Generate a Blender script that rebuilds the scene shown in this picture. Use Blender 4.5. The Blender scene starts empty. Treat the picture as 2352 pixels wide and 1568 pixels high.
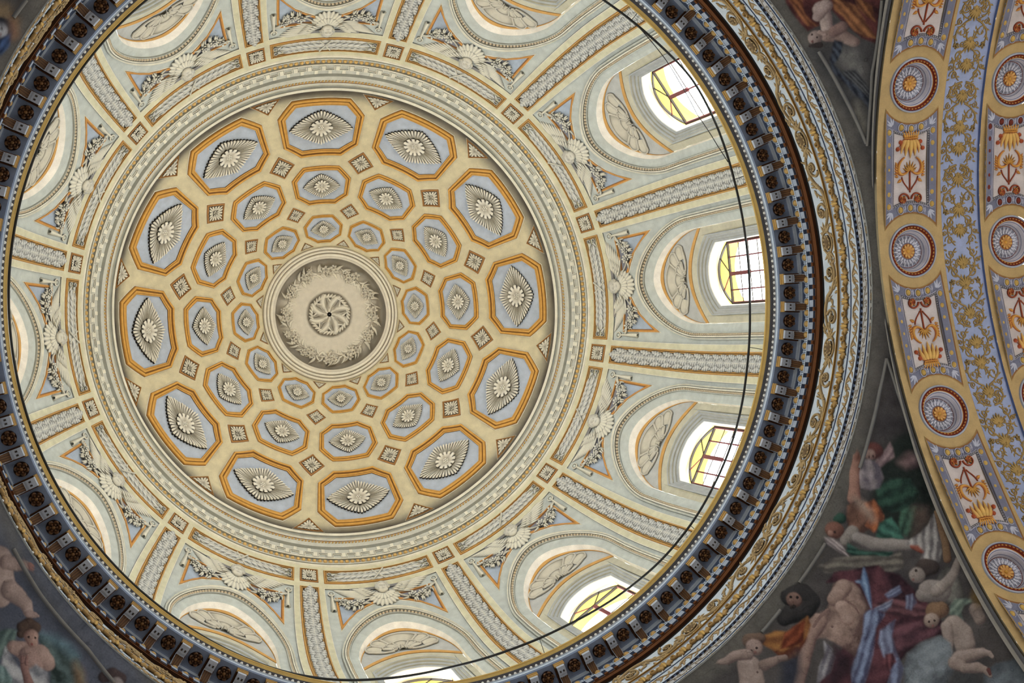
import bpy, math, random
import numpy as np
from mathutils import Matrix

# ------------------------------------------------------------------ scene set-up
C = bpy.context.scene.collection
SC = bpy.context.scene
rad = math.radians
RHO, ZC, PH = 6.536, 2.318, -95.87          # dome: sphere radius, height of its centre above the cornice lip, azimuth of bay 0
AD, AR, AZ = 6.5, 7.272, -9.949             # crossing arch: distance of its face from the dome axis, radius, centre height
FLOOR = -21.5
random.seed(4)
rng = np.random.default_rng(7)

cam_d = bpy.data.cameras.new('camera')
cam_d.sensor_width = 36.0
cam_d.lens = 3000.0 * 36.0 / 2352.0
cam_d.clip_end = 200
cam = bpy.data.objects.new('camera', cam_d)
C.objects.link(cam)
_a, _b = rad(-0.32222585), rad(-16.7793699)
_Rx = np.array([[1, 0, 0], [0, math.cos(_a), -math.sin(_a)], [0, math.sin(_a), math.cos(_a)]])
_Ry = np.array([[math.cos(_b), 0, math.sin(_b)], [0, 1, 0], [-math.sin(_b), 0, math.cos(_b)]])
_R = _Rx @ _Ry
_M = np.eye(4)
_M[:3, 0], _M[:3, 1], _M[:3, 2] = _R[0], -_R[1], -_R[2]
_M[:3, 3] = (-4.46938517, 0.76001543, -19.87794023)
cam.matrix_world = Matrix(_M.tolist())
SC.camera = cam

SC.view_settings.view_transform = 'Standard'
SC.view_settings.look = 'None'
SC.view_settings.exposure = 1.25
SC.view_settings.gamma = 1.0
SC.view_settings.use_curve_mapping = False
SC.cycles.use_denoising = True
SC.cycles.max_bounces = 8
SC.cycles.diffuse_bounces = 5
SC.cycles.sample_clamp_indirect = 4.0

SKY = 6.5           # overcast daylight outside
NAVE_FILL = 175.0        # power of the unseen fill lamps added far below
world = bpy.data.worlds.new('overcast_sky')
SC.world = world
world.use_nodes = True
_bg = world.node_tree.nodes['Background']
_bg.inputs[0].default_value = (0.94, 0.975, 1.0, 1)
_bg.inputs[1].default_value = SKY


def lin(c):
    c = np.asarray(c, float) / 255.0
    return np.where(c <= 0.04045, c / 12.92, ((c + 0.055) / 1.055) ** 2.4)


def rotz(deg):
    m = np.eye(4)
    c, s = math.cos(rad(deg)), math.sin(rad(deg))
    m[0, 0], m[0, 1], m[1, 0], m[1, 1] = c, -s, s, c
    return m


def bay_rot(k):
    return rotz(PH + 30.0 * k)


for k in range(12):                          # sky portals in the twelve window openings
    ld = bpy.data.lights.new('window_portal', 'AREA')
    ld.shape = 'RECTANGLE'
    ld.size, ld.size_y = 1.5, 3.7
    ld.cycles.is_portal = True
    lo = bpy.data.objects.new('window_portal', ld)
    m = np.eye(4)
    m[:3, 0], m[:3, 1], m[:3, 2], m[:3, 3] = (0, 1, 0), (0, 0, 1), (1, 0, 0), (7.24, 0, 1.9)
    lo.matrix_world = Matrix((bay_rot(k) @ m).tolist())
    C.objects.link(lo)
for q in range(4):                           # unseen area lamps added as low fill, standing in for nave and transept windows
    ld = bpy.data.lights.new('nave_fill', 'AREA')
    ld.shape = 'RECTANGLE'
    ld.size, ld.size_y = 7.0, 5.0
    ld.energy = NAVE_FILL
    ld.color = (0.82, 0.90, 1.0)
    lo = bpy.data.objects.new('nave_fill', ld)
    m = np.eye(4)
    m[:3, 0], m[:3, 1], m[:3, 2], m[:3, 3] = (0, 1, 0), (0, 0, 1), (1, 0, 0), (13.6, 0, -14.0)
    lo.matrix_world = Matrix((bay_rot(3 * q) @ m).tolist())
    C.objects.link(lo)

# ------------------------------------------------------------------ materials
def nt_mat(name):
    m = bpy.data.materials.new(name)
    m.use_nodes = True
    nt = m.node_tree
    nt.nodes.clear()
    out = nt.nodes.new('ShaderNodeOutputMaterial')
    return m, nt, out


def painted(name, rough=0.85, mottle=0.10, scale=6.0, bump=0.15, metal=0.0, fine=0.05, spec=0.08):
    """paint or plaster: the pigment of each piece (Col) with noise mottling, fine grain and a little relief"""
    m, nt, out = nt_mat(name)
    N, L = nt.nodes, nt.links
    b = N.new('ShaderNodeBsdfPrincipled')
    b.inputs['Roughness'].default_value = rough
    b.inputs['Metallic'].default_value = metal
    b.inputs['Specular IOR Level'].default_value = spec
    at = N.new('ShaderNodeAttribute'); at.attribute_name = 'Col'
    tc = N.new('ShaderNodeNewGeometry')
    n1 = N.new('ShaderNodeTexNoise'); n1.inputs['Scale'].default_value = scale; n1.inputs['Detail'].default_value = 5
    n2 = N.new('ShaderNodeTexNoise'); n2.inputs['Scale'].default_value = scale * 9; n2.inputs['Detail'].default_value = 3
    L.new(tc.outputs['Position'], n1.inputs['Vector']); L.new(tc.outputs['Position'], n2.inputs['Vector'])
    r1 = N.new('ShaderNodeMapRange'); r1.inputs[1].default_value = 0.3; r1.inputs[2].default_value = 0.7
    r1.inputs[3].default_value = 1 - mottle; r1.inputs[4].default_value = 1 + mottle
    r2 = N.new('ShaderNodeMapRange'); r2.inputs[1].default_value = 0.3; r2.inputs[2].default_value = 0.7
    r2.inputs[3].default_value = 1 - fine; r2.inputs[4].default_value = 1 + fine
    L.new(n1.outputs['Fac'], r1.inputs[0]); L.new(n2.outputs['Fac'], r2.inputs[0])
    mu = N.new('ShaderNodeMath'); mu.operation = 'MULTIPLY'
    L.new(r1.outputs[0], mu.inputs[0]); L.new(r2.outputs[0], mu.inputs[1])
    vm = N.new('ShaderNodeVectorMath'); vm.operation = 'SCALE'
    L.new(at.outputs['Color'], vm.inputs[0]); L.new(mu.outputs[0], vm.inputs['Scale'])
    L.new(vm.outputs[0], b.inputs['Base Color'])
    if bump:
        bp = N.new('ShaderNodeBump'); bp.inputs['Strength'].default_value = bump; bp.inputs['Distance'].default_value = 0.01
        L.new(n2.outputs['Fac'], bp.inputs['Height']); L.new(bp.outputs[0], b.inputs['Normal'])
    L.new(b.outputs[0], out.inputs[0])
    return m


M_PLASTER = painted('painted_plaster')
M_STUCCO = painted('grisaille_stucco', 0.7, 0.06, 9.0, 0.1)
M_GILT = painted('gilt_ochre', 0.5, 0.10, 12.0, 0.1, 0.1, 0.05, 0.3)
M_FRESCO = painted('fresco_pigment', 0.8, 0.12, 5.0, 0.2, 0.0, 0.12)
M_STONE = painted('church_stone', 0.8, 0.1, 1.5, 0.1)


def plain(name, col, rough=0.5, metal=0.0):
    m, nt, out = nt_mat(name)
    b = nt.nodes.new('ShaderNodeBsdfPrincipled')
    n = nt.nodes.new('ShaderNodeTexNoise'); n.inputs['Scale'].default_value = 20
    mx = nt.nodes.new('ShaderNodeMix'); mx.data_type = 'RGBA'
    c = lin(col)
    mx.inputs[6].default_value = (*(c * 0.85), 1); mx.inputs[7].default_value = (*np.minimum(c * 1.15, 1), 1)
    nt.links.new(n.outputs['Fac'], mx.inputs[0]); nt.links.new(mx.outputs[2], b.inputs['Base Color'])
    b.inputs['Roughness'].default_value = rough; b.inputs['Metallic'].default_value = metal
    nt.links.new(b.outputs[0], out.inputs[0])
    return m


def glass(name, tint):
    m, nt, out = nt_mat(name)
    t = nt.nodes.new('ShaderNodeBsdfTransparent'); t.inputs[0].default_value = (*tint, 1)
    g = nt.nodes.new('ShaderNodeBsdfGlossy'); g.inputs['Roughness'].default_value = 0.08
    n = nt.nodes.new('ShaderNodeTexNoise'); n.inputs['Scale'].default_value = 3
    r = nt.nodes.new('ShaderNodeMapRange'); r.inputs[3].default_value = 0.02; r.inputs[4].default_value = 0.06
    nt.links.new(n.outputs['Fac'], r.inputs[0])
    mx = nt.nodes.new('ShaderNodeMixShader')
    nt.links.new(r.outputs[0], mx.inputs[0]); nt.links.new(t.outputs[0], mx.inputs[1]); nt.links.new(g.outputs[0], mx.inputs[2])
    nt.links.new(mx.outputs[0], out.inputs[0])
    return m


M_IRON = plain('dark_iron', (42, 36, 34), 0.6)
M_REDBAR = plain('red_lead_paint', (122, 60, 68), 0.6)
M_CABLE = plain('black_rubber', (10, 10, 11), 0.6)
M_CLEAR = glass('clear_glass', (0.96, 0.97, 0.95))
M_YELLOW = glass('yellow_glass', (0.93, 0.84, 0.42))

# ------------------------------------------------------------------ mesh helpers
class G:
    """collects patches with a pigment per vertex and becomes one mesh"""
    def __init__(s):
        s.v, s.f, s.c, s.n = [], [], [], 0

    def add(s, V, F, col):
        V = np.asarray(V, float).reshape(-1, 3)
        col = np.asarray(col, float)
        if col.ndim == 1:
            col = np.tile(col, (len(V), 1))
        s.v.append(V); s.c.append(col.reshape(-1, 3))
        F = np.asarray(F, int)
        s.f += (F + s.n).tolist()
        s.n += len(V)
        return s

    def grid(s, P, col, closeu=False, closev=False):
        """P: (nu, nv, 3); col: one pigment or (nu, nv, 3)"""
        P = np.asarray(P, float)
        nu, nv = P.shape[:2]
        col = np.asarray(col, float)
        if col.ndim == 3:
            col = col.reshape(-1, 3)
        I = np.arange(nu * nv).reshape(nu, nv)
        if closeu: I = np.vstack([I, I[:1]])
        if closev: I = np.hstack([I, I[:, :1]])
        q = np.stack([I[:-1, :-1], I[1:, :-1], I[1:, 1:], I[:-1, 1:]], -1).reshape(-1, 4)
        return s.add(P.reshape(-1, 3), q, col)

    def merge(s, o, M=None):
        for V, c in zip(o.v, o.c):
            if M is not None:
                V = V @ M[:3, :3].T + M[:3, 3]
            s.v.append(V); s.c.append(c)
        s.f += [[i + s.n for i in f] for f in o.f]
        s.n += o.n
        return s

    def mesh(s, name, mat, smooth=True, M=None):
        V = np.vstack(s.v)
        if M is not None:
            V = (V - M[:3, 3]) @ M[:3, :3]        # rigid inverse
        me = bpy.data.meshes.new(name)
        me.from_pydata(V.tolist(), [], s.f)
        a = me.attributes.new('Col', 'FLOAT_COLOR', 'POINT')
        c = np.ones((len(V), 4)); c[:, :3] = np.vstack(s.c)
        a.data.foreach_set('color', c.ravel())
        me.materials.append(mat)
        if smooth:
            me.shade_smooth()
            if smooth != 2:
                try:
                    me.set_sharp_from_angle(angle=rad(38))
                except Exception:
                    pass
        me.update()
        return me


def ob(name, data, parent=None, M=None, label=None, cat=None, group=None, kind=None):
    o = bpy.data.objects.new(name, data)
    C.objects.link(o)
    if parent is not None:
        o.parent = parent
    if M is not None:
        o.matrix_basis = Matrix(np.asarray(M).tolist())
    tag(o, label, cat, group, kind)
    return o


def tag(o, label=None, cat=None, group=None, kind=None):
    for k, v in (('label', label), ('category', cat), ('group', group), ('kind', kind)):
        if v:
            o[k] = v
    return o


def copy_tree(o, M=None, parent=None, label=None):
    c = o.copy()
    C.objects.link(c)
    if parent is not None:
        c.parent = parent
    if M is not None:
        c.matrix_basis = Matrix(np.asarray(M).tolist())
    if label:
        c['label'] = label
    for ch in KIDS.get(o.name, []):
        n = copy_tree(ch, None, c)
        KIDS.setdefault(c.name, []).append(n)
    return c


KIDS = {}


def part(name, data, parent, M=None, label=None, kind=None):
    o = ob(name, data, parent, M, label, None, None, kind)
    KIDS.setdefault(parent.name, []).append(o)
    return o


HOUR = ['twelve', 'one', 'two', 'three', 'four', 'five', 'six', 'seven', 'eight', 'nine', 'ten', 'eleven']
ORD = ['first', 'second', 'third', 'fourth', 'fifth', 'sixth', 'seventh']


def at(k): return HOUR[k % 12] + " o'clock"
def half(k): return 'half past ' + HOUR[k % 12]


def around(build, lab, n=12, step=30.0):
    """build(label) makes the thing of bay 0; copies of it and its parts go round the dome"""
    root = build(lab(0))
    M0 = np.array(root.matrix_basis)
    out = [root]
    for k in range(1, n):
        out.append(copy_tree(root, rotz(step * k) @ M0, None, lab(k)))
    return out


# ------------------------------------------------------------------ surfaces
def surf(da, th, h=0.0, rho=RHO):
    """point of the dome at azimuth da (deg, in its bay) and polar angle th (deg); past 90 the drum goes straight down; h = towards the room"""
    da, th, h = np.broadcast_arrays(np.asarray(da, float), np.asarray(th, float), np.asarray(h, float))
    t = np.radians(np.minimum(th, 90.0))
    R = (rho - h) * np.sin(t)
    z = ZC + (rho - h) * np.cos(t) - np.radians(np.maximum(th - 90.0, 0)) * RHO
    a = np.radians(da)
    return np.stack([R * np.cos(a), R * np.sin(a), z], -1)


def TS(da, th, h=0.0, rot=0.0, s=1.0, k=None):
    """frame on the dome: x along the parallel, y downwards, z into the room"""
    a, t = rad(da), rad(min(th, 90.0))
    et = np.array([-math.sin(a), math.cos(a), 0])
    ed = np.array([math.cos(t) * math.cos(a), math.cos(t) * math.sin(a), -math.sin(t)])
    n = np.cross(et, ed)
    c, sn = math.cos(rad(rot)), math.sin(rad(rot))
    M = np.eye(4)
    M[:3, 0] = s * (c * et + sn * ed); M[:3, 1] = s * (-sn * et + c * ed); M[:3, 2] = s * n
    M[:3, 3] = surf(da, th, h)
    return M if k is None else bay_rot(k) @ M


def arch(psi, w, h=0.0):
    """point of the crossing-arch soffit: psi deg from the crown, w depth from the face, h towards the room"""
    psi, w, h = np.broadcast_arrays(np.asarray(psi, float), np.asarray(w, float), np.asarray(h, float))
    p = np.radians(psi)
    return np.stack([AD + w, (AR - h) * np.sin(p), AZ + (AR - h) * np.cos(p)], -1)


def TA(psi, w, h=0.0, rot=0.0, s=1.0):
    p = rad(psi)
    ep = np.array([0, math.cos(p), -math.sin(p)]); ew = np.array([1.0, 0, 0]); n = np.cross(ep, ew)
    c, sn = math.cos(rad(rot)), math.sin(rad(rot))
    M = np.eye(4)
    M[:3, 0] = s * (c * ep + sn * ew); M[:3, 1] = s * (-sn * ep + c * ew); M[:3, 2] = s * n
    M[:3, 3] = arch(psi, w, h)
    return M


def rz(R, z, az):
    """points of a ring mould round the axis"""
    R, z, az = np.broadcast_arrays(np.asarray(R, float), np.asarray(z, float), np.asarray(az, float))
    return np.stack([R * np.cos(np.radians(az)), R * np.sin(np.radians(az)), z], -1)


def TR(R, z, az, rot=0.0, s=1.0):
    """frame on a vertical ring face: x along the ring, y down, z towards the axis"""
    a = rad(az)
    et = np.array([-math.sin(a), math.cos(a), 0]); ed = np.array([0, 0, -1.0]); n = np.cross(et, ed)
    c, sn = math.cos(rad(rot)), math.sin(rad(rot))
    M = np.eye(4)
    M[:3, 0] = s * (c * et + sn * ed); M[:3, 1] = s * (-sn * et + c * ed); M[:3, 2] = s * n
    M[:3, 3] = (R * math.cos(a), R * math.sin(a), z)
    return M


def local(da0, thc, rho=RHO):
    """curved map of flat drawing metres (X along the parallel, Y down) round a centre on the dome"""
    R = RHO * math.sin(rad(min(thc, 90)))
    return lambda X, Y, h: surf(da0 + np.degrees(np.asarray(X, float) / R), thc + np.degrees(np.asarray(Y, float) / RHO), h, rho)


flat = lambda X, Y, h: np.stack(np.broadcast_arrays(np.asarray(X, float), np.asarray(Y, float), np.asarray(h, float)), -1)


def poly_r(pts, t):
    """distance from the origin to a convex outline along each direction t"""
    pts = np.asarray(pts, float); d = np.stack([np.cos(t), np.sin(t)], -1)
    r = np.full(len(t), 1e9)
    for a, b in zip(pts, np.roll(pts, -1, 0)):
        e = b - a
        den = d[:, 0] * e[1] - d[:, 1] * e[0]
        den = np.where(np.abs(den) < 1e-12, 1e-12, den)
        s = (a[0] * e[1] - a[1] * e[0]) / den
        u = (a[0] * d[:, 1] - a[1] * d[:, 0]) / den
        r = np.where((s > 1e-9) & (u > -1e-6) & (u < 1 + 1e-6), np.minimum(r, s), r)
    return r


CREAM, GREYB, DARK = lin((236, 233, 223)), lin((144, 139, 126)), lin((46, 43, 40))
SILV, SILVD, BLK = lin((214, 214, 210)), lin((126, 127, 126)), lin((36, 35, 35))


def sm(x, a, b):
    t = np.clip((np.asarray(x, float) - a) / (b - a), 0, 1)
    return t * t * (3 - 2 * t)


def mixc(a, b, f):
    f = np.asarray(f, float)[..., None]
    return a * (1 - f) + b * f


def relief(g, mp, outline, N, h0=0.012, lip=0.045, slit=0.16, light=CREAM, mid=GREYB, dark=DARK, rings=(0.18, .36, .52, .66, .77, .85, .91, .96, 1.0), sub=8, cx=0, cy=0, amp=0.010, mid_in=0.52):
    """carved leaf or flower: lobed outline, folds running to the centre, dark cuts between the lobes"""
    nt = N * sub
    tf = np.linspace(0, 2 * np.pi, 721)
    rf = outline(tf)
    pf = np.stack([rf * np.cos(tf), rf * np.sin(tf)], -1)
    sf = np.r_[0, np.cumsum(np.hypot(*np.diff(pf, axis=0).T))]
    q = np.linspace(0, 2 * np.pi, nt, endpoint=False)       # lobes evenly spaced along the outline
    t = np.interp(q, sf / sf[-1] * 2 * np.pi, tf)
    r0 = outline(t)
    lobe = np.abs(np.cos(N * q / 2)) ** 0.36
    fold = np.cos(N * q)
    u = np.asarray(rings)[:, None]
    cut = np.minimum(slit, 1.15 * slit * sf[-1] / (2 * np.pi) / np.maximum(r0, 1e-6))
    r = r0 * u * (1 - cut * (1 - lobe) * sm(u, .55, 1))
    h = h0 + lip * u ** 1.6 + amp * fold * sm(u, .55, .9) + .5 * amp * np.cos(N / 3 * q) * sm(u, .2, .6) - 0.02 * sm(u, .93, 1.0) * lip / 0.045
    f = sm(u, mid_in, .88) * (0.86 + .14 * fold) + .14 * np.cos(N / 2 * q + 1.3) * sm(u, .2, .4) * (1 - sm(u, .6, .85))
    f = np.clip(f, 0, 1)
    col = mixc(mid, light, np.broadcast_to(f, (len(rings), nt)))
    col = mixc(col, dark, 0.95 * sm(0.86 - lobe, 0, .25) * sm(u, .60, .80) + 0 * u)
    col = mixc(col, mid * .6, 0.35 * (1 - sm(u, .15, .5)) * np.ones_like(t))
    X, Y = cx + r * np.cos(t), cy + r * np.sin(t)
    g.grid(mp(X, Y, h).transpose(0, 1, 2)[:, ::1], col, closev=True)
    ctr = mp(np.array([cx]), np.array([cy]), np.array([h0]))
    n0 = len(t)
    V = np.vstack([ctr, mp(X[0], Y[0], h[0])])
    F = [[0, 1 + i, 1 + (i + 1) % n0] for i in range(n0)]
    g.add(V, F, np.vstack([mid * .8, col[0]]))
    # skirt down to the ground
    g.grid(np.stack([mp(X[-1], Y[-1], h[-1]), mp(X[-1] * 1.0, Y[-1] * 1.0, h[-1] * 0 + (0.0 if h0 >= 0 else h0 - .012))]), dark, closev=True)
    return g


def ball(g, mp, x, y, h, r, col, n=8, m=4, flatz=1.0, el=1.0):
    a = np.linspace(0, 2 * np.pi, n, endpoint=False)[None, :]
    e = np.linspace(0.0, np.pi / 2, m)[:, None]
    rr = np.maximum(np.cos(e), 0.02)
    g.grid(mp(x + r * rr * np.cos(a), y + r * el * rr * np.sin(a), h + r * flatz * np.sin(e) + 0 * a), col, closev=True)
    return g


def subdiv(pts, n):
    pts = np.asarray(pts, float)
    out = [a + (b - a) * (i / n) for a, b in zip(pts, np.roll(pts, -1, 0)) for i in range(n)]
    return np.array(out)


def frame(g, mp, outer, inner, loops, n=6):
    """moulding between two outlines; loops = (s, h, pigment): s 0 at the outer, 1 at the inner outline"""
    o, i = subdiv(outer, n), subdiv(inner, n)
    for (s0, h0, c0), (s1, h1, c1) in zip(loops[:-1], loops[1:]):
        a = o + (i - o) * s0; b = o + (i - o) * s1
        g.grid(np.stack([mp(a[:, 0], a[:, 1], h0), mp(b[:, 0], b[:, 1], h1)]), np.stack([np.tile(c1, (len(a), 1))] * 2), closev=True)
    return g


def fill(g, mp, outline, h, col, rings=4, n=6):
    o = subdiv(outline, n); c = o.mean(0)
    u = np.linspace(0.02, 1, rings)[:, None, None]
    P = c + (o[None] - c) * u
    g.grid(mp(P[..., 0], P[..., 1], h), col, closev=True)
    return g


def ribbon(g, mp, path, width, h0, hh, light, dark, k=5, closed=False):
    """raised rounded band along a drawn line; width a number or one per point"""
    p = np.asarray(path, float)
    tg = np.gradient(p, axis=0)
    if closed:
        tg = (np.roll(p, -1, 0) - np.roll(p, 1, 0))
    tg /= np.maximum(np.hypot(tg[:, 0], tg[:, 1]), 1e-9)[:, None]
    nn = np.stack([-tg[:, 1], tg[:, 0]], -1)
    w = np.broadcast_to(np.asarray(width, float), (len(p),))
    s = np.linspace(-1, 1, k)
    P = p[:, None, :] + nn[:, None, :] * (s[None, :, None] * w[:, None, None] / 2)
    hz = h0 + hh * np.sqrt(np.maximum(1 - s ** 2, 0))[None, :] * np.ones((len(p), 1))
    col = mixc(dark, light, np.broadcast_to((1 - np.abs(s)[None, :]) ** .7, (len(p), k)))
    g.grid(mp(P[..., 0], P[..., 1], hz), col, closeu=closed)
    return g


def spiral(cx, cy, r0, r1, a0, a1, n=26):
    a = np.radians(np.linspace(a0, a1, n)); r = np.linspace(r0, r1, n)
    return np.stack([cx + r * np.cos(a), cy + r * np.sin(a)], -1)


def bez(*p, n=16):
    t = np.linspace(0, 1, n)[:, None]
    q = [np.asarray(a, float)[None, :] * np.ones((n, 1)) for a in p]
    while len(q) > 1:
        q = [a * (1 - t) + b * t for a, b in zip(q[:-1], q[1:])]
    return q[0]


def leaf(g, mp, x, y, ang, L, W, h=0.01, hh=0.03, light=SILV, dark=SILVD, veins=0, nv=9, nu=5, tip=0.6, curve=0.0, edge=None, tilt=0.0):
    """one leaf from its foot (x, y) along ang (deg)"""
    v = np.linspace(0, 1, nv)[:, None]; u = np.linspace(-1, 1, nu)[None, :]
    u = np.sign(u) * np.abs(u) ** .55 if edge is not None else u
    w = W / 2 * np.sin(np.pi * np.clip(v, 0, 1) ** tip) ** 0.8 + 0.002
    a = rad(ang)
    bx, by = v * L, u * w + curve * L * v * (1 - v) * 4 * 0.25
    X = x + bx * math.cos(a) - by * math.sin(a); Y = y + bx * math.sin(a) + by * math.cos(a)
    hz = h + tilt * v + hh * (1 - u ** 2) * np.sin(np.pi * np.clip(v * .9 + .08, 0, 1))
    f = (1 - np.abs(u)) * .35 + .65 * (0.5 + 0.5 * np.cos(2 * np.pi * veins * (v - .12 * np.abs(u)))) if veins else (1 - np.abs(u) ** 2) + 0 * v
    col = mixc(dark, light, np.clip(f, 0, 1) * np.ones_like(X))
    if edge is not None:
        col[:, 0] = edge; col[:, -1] = edge; col[0] = edge
    g.grid(mp(X, Y, hz), col)
    return g
# ------------------------------------------------------------------ colours of the dome
YEL = lin((210, 201, 170)); YEL2 = lin((210, 206, 178)); GRY = lin((192, 197, 192)); GRYD = lin((150, 152, 146))
FRZ = lin((198, 198, 188)); LITE = lin((226, 222, 206)); OCH = lin((206, 156, 76)); OCHD = lin((126, 86, 40)); OCHM = lin((182, 132, 64))
BRN = lin((154, 112, 72)); BLUE = lin((182, 192, 208)); WHT = lin((232, 226, 214)); ORG = lin((206, 160, 98)); GOLDB = lin((212, 176, 112))


def lathe(g, rows, n=360, a0=0.0, a1=360.0, closed=True):
    """ring mouldings: rows of ((R, z) or ('t', th, h), pigment); each step keeps its own pigment"""
    az = np.linspace(a0, a1, n, endpoint=not closed)
    def pt(q):
        if q[0] == 't':
            return surf(az, q[1], q[2])
        return rz(q[0], q[1], az)
    for (p, c0), (q, c1) in zip(rows[:-1], rows[1:]):
        g.grid(np.stack([pt(p), pt(q)]), c1, closev=closed)
    return g


# ---- crown of the dome: coffered zone (a thin shade band is painted at its rim)
g = G()
ths = np.r_[np.linspace(12.6, 42.6, 34), np.linspace(43.0, 45.4, 13)]
az = np.linspace(0, 360, 360, endpoint=False)
P = surf(az[None, :], ths[:, None], 0.0)
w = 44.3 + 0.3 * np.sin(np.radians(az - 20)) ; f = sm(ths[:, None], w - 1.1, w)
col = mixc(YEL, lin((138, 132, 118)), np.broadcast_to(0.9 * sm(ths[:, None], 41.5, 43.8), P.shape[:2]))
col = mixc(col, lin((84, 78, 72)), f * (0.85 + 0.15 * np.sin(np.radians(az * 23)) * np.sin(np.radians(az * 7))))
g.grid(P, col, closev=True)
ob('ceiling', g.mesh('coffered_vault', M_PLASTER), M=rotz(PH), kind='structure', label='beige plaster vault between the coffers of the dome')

# ---- lower dome and drum: grey field with the twelve arched openings
NCRV = 1.85
def arch_curve(A, thc, ths=79.0, n=25, bottom=112.0, nb=8, full=True):
    """outline of a bay's arch on the dome: up one jamb, over the crown, down the other"""
    t = np.linspace(-1, 1, 2 * n + 1)
    s = np.sin(t * np.pi / 2); da = A * np.sign(s) * np.abs(s)
    th = ths - (ths - thc) * np.maximum(1 - np.abs(da / A) ** NCRV, 0) ** (1 / NCRV)
    if not full:
        return da, th
    j = np.linspace(bottom, ths, nb)[:-1]
    return np.r_[-A * np.ones(len(j)), da, A * np.ones(len(j))], np.r_[j, th, j[::-1]]


g = G()
for k in range(12):
    gb = G()
    da_o, th_o = arch_curve(8.3, 67.4, full=False)
    v = np.linspace(0, 1, 16)[None, :]
    T = 52.0 + (th_o[:, None] - 52.0) * v
    gb.grid(surf(da_o[:, None] + 0 * v, T, 0), GRY)
    for sg in (-1, 1):
        dd = np.linspace(8.3, 15.0, 8) * sg
        gb.grid(surf(dd[:, None], np.linspace(52, 112, 46)[None, :], 0), GRY)
    g.merge(gb, rotz(30 * k))
ob('ceiling', g.mesh('lower_vault', M_PLASTER), M=rotz(PH), kind='structure', label='grey green plaster of the lower dome around the window arches')

# ---- the frieze rings between coffers and bays
g = G()
rows = [(('t', 45.25, .0), FRZ), (('t', 45.3, .14), LITE), (('t', 45.9, .15), LITE), (('t', 45.95, .12), GRYD), (('t', 46.25, .12), GRYD),
        (('t', 46.3, .10), FRZ), (('t', 46.7, .09), FRZ), (('t', 46.72, .07), BRN), (('t', 47.3, .07), FRZ), (('t', 47.34, .10), LITE), (('t', 48.15, .10), FRZ),
        (('t', 48.2, .095), GRYD), (('t', 48.45, .045), GRYD), (('t', 50.55, .045), FRZ), (('t', 50.6, .085), LITE), (('t', 50.8, .085), LITE), (('t', 50.83, .035), GRYD),
        (('t', 51.75, .035), FRZ), (('t', 51.78, .08), LITE), (('t', 52.05, .085), FRZ), (('t', 52.1, .06), GRYD), (('t', 52.35, .055), LITE), (('t', 52.5, .03), LITE),
        (('t', 57.7, .03), YEL2), (('t', 57.78, .03), LITE), (('t', 57.8, .0), GRYD)]
lathe(g, rows, 432)
frieze = ob('trim_1', g.mesh('frieze_rings', M_PLASTER), M=rotz(PH), kind='structure', label='pale frieze rings around the coffers')

g = G()                                                     # rope of tiny gilt twists: one strand of stuff
n = 432
gt = G(); ball(gt, flat, 0, 0, 0, .030, GOLDB, 6, 3, 1.0, .6)
for i in range(n):
    g.merge(gt, TS(360.0 * i / n, 47.0, .075, 28))
part('rope_moulding', g.mesh('rope_moulding', M_GILT), frieze, kind='stuff')

gb = G(); ball(gb, flat, 0, 0, 0, .040, GOLDB, 12, 5)
ring = np.linspace(0, 2 * np.pi, 13)
ribbon(gb, flat, np.c_[.046 * np.cos(ring), .046 * np.sin(ring)], .012, 0, .012, LITE, BRN, 3, True)
bead_m = gb.mesh('bead', M_GILT)
gx = G()
for a_ in (45, -45):
    c_, s_ = math.cos(rad(a_)) * .03, math.sin(rad(a_)) * .038
    ribbon(gx, flat, [(-c_, -s_), (0, 0), (c_, s_)], .012, 0, .01, LITE, GRYD, 3)
gx_all = G()
for i in range(288):
    part('bead', bead_m, frieze, TS(1.25 * i, 51.2, .04))
    gx_all.merge(gx, TS(1.25 * i + .62, 51.25, .04))
part('cross_fillets', gx_all.mesh('cross_fillets', M_PLASTER), frieze, kind='stuff')

# Greek key: blocks alternating up and down, framed by a running fillet
gk = G()
step = 30.0 / 9
def block(g, x0, x1, t0, t1, h0, h1, col, side):
    a = [(x0, t0), (x1, t0), (x1, t1), (x0, t1)]
    top = [surf(x, t, h1) for x, t in a]; bot = [surf(x, t, h0) for x, t in a]
    g.add(np.vstack(top), [[0, 1, 2, 3]], col)
    g.add(np.vstack(top + bot), [[0, 1, 5, 4], [1, 2, 6, 5], [2, 3, 7, 6], [3, 0, 4, 7]], side)
g1 = G(); block(g1, -.42, .42, 49.05, 49.95, .045, .065, LITE, GRY)
A1 = TS(0, 49.5, .045)
key_a = g1.mesh('key_block', M_PLASTER, False, A1)
g2 = G(); block(g2, -.40, .40, 48.55, 49.35, .045, .068, LITE, GRY); A2 = TS(0, 48.95, .045)
key_b = g2.mesh('key_block', M_PLASTER, False, A2)
for i in range(108):
    c0 = step * i
    part('key_block', key_a, frieze, rotz(c0 + .1) @ TS(0, 49.72, .045))
    part('key_block', key_b, frieze, rotz(c0 + step / 2) @ TS(0, 48.98, .045))
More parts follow.
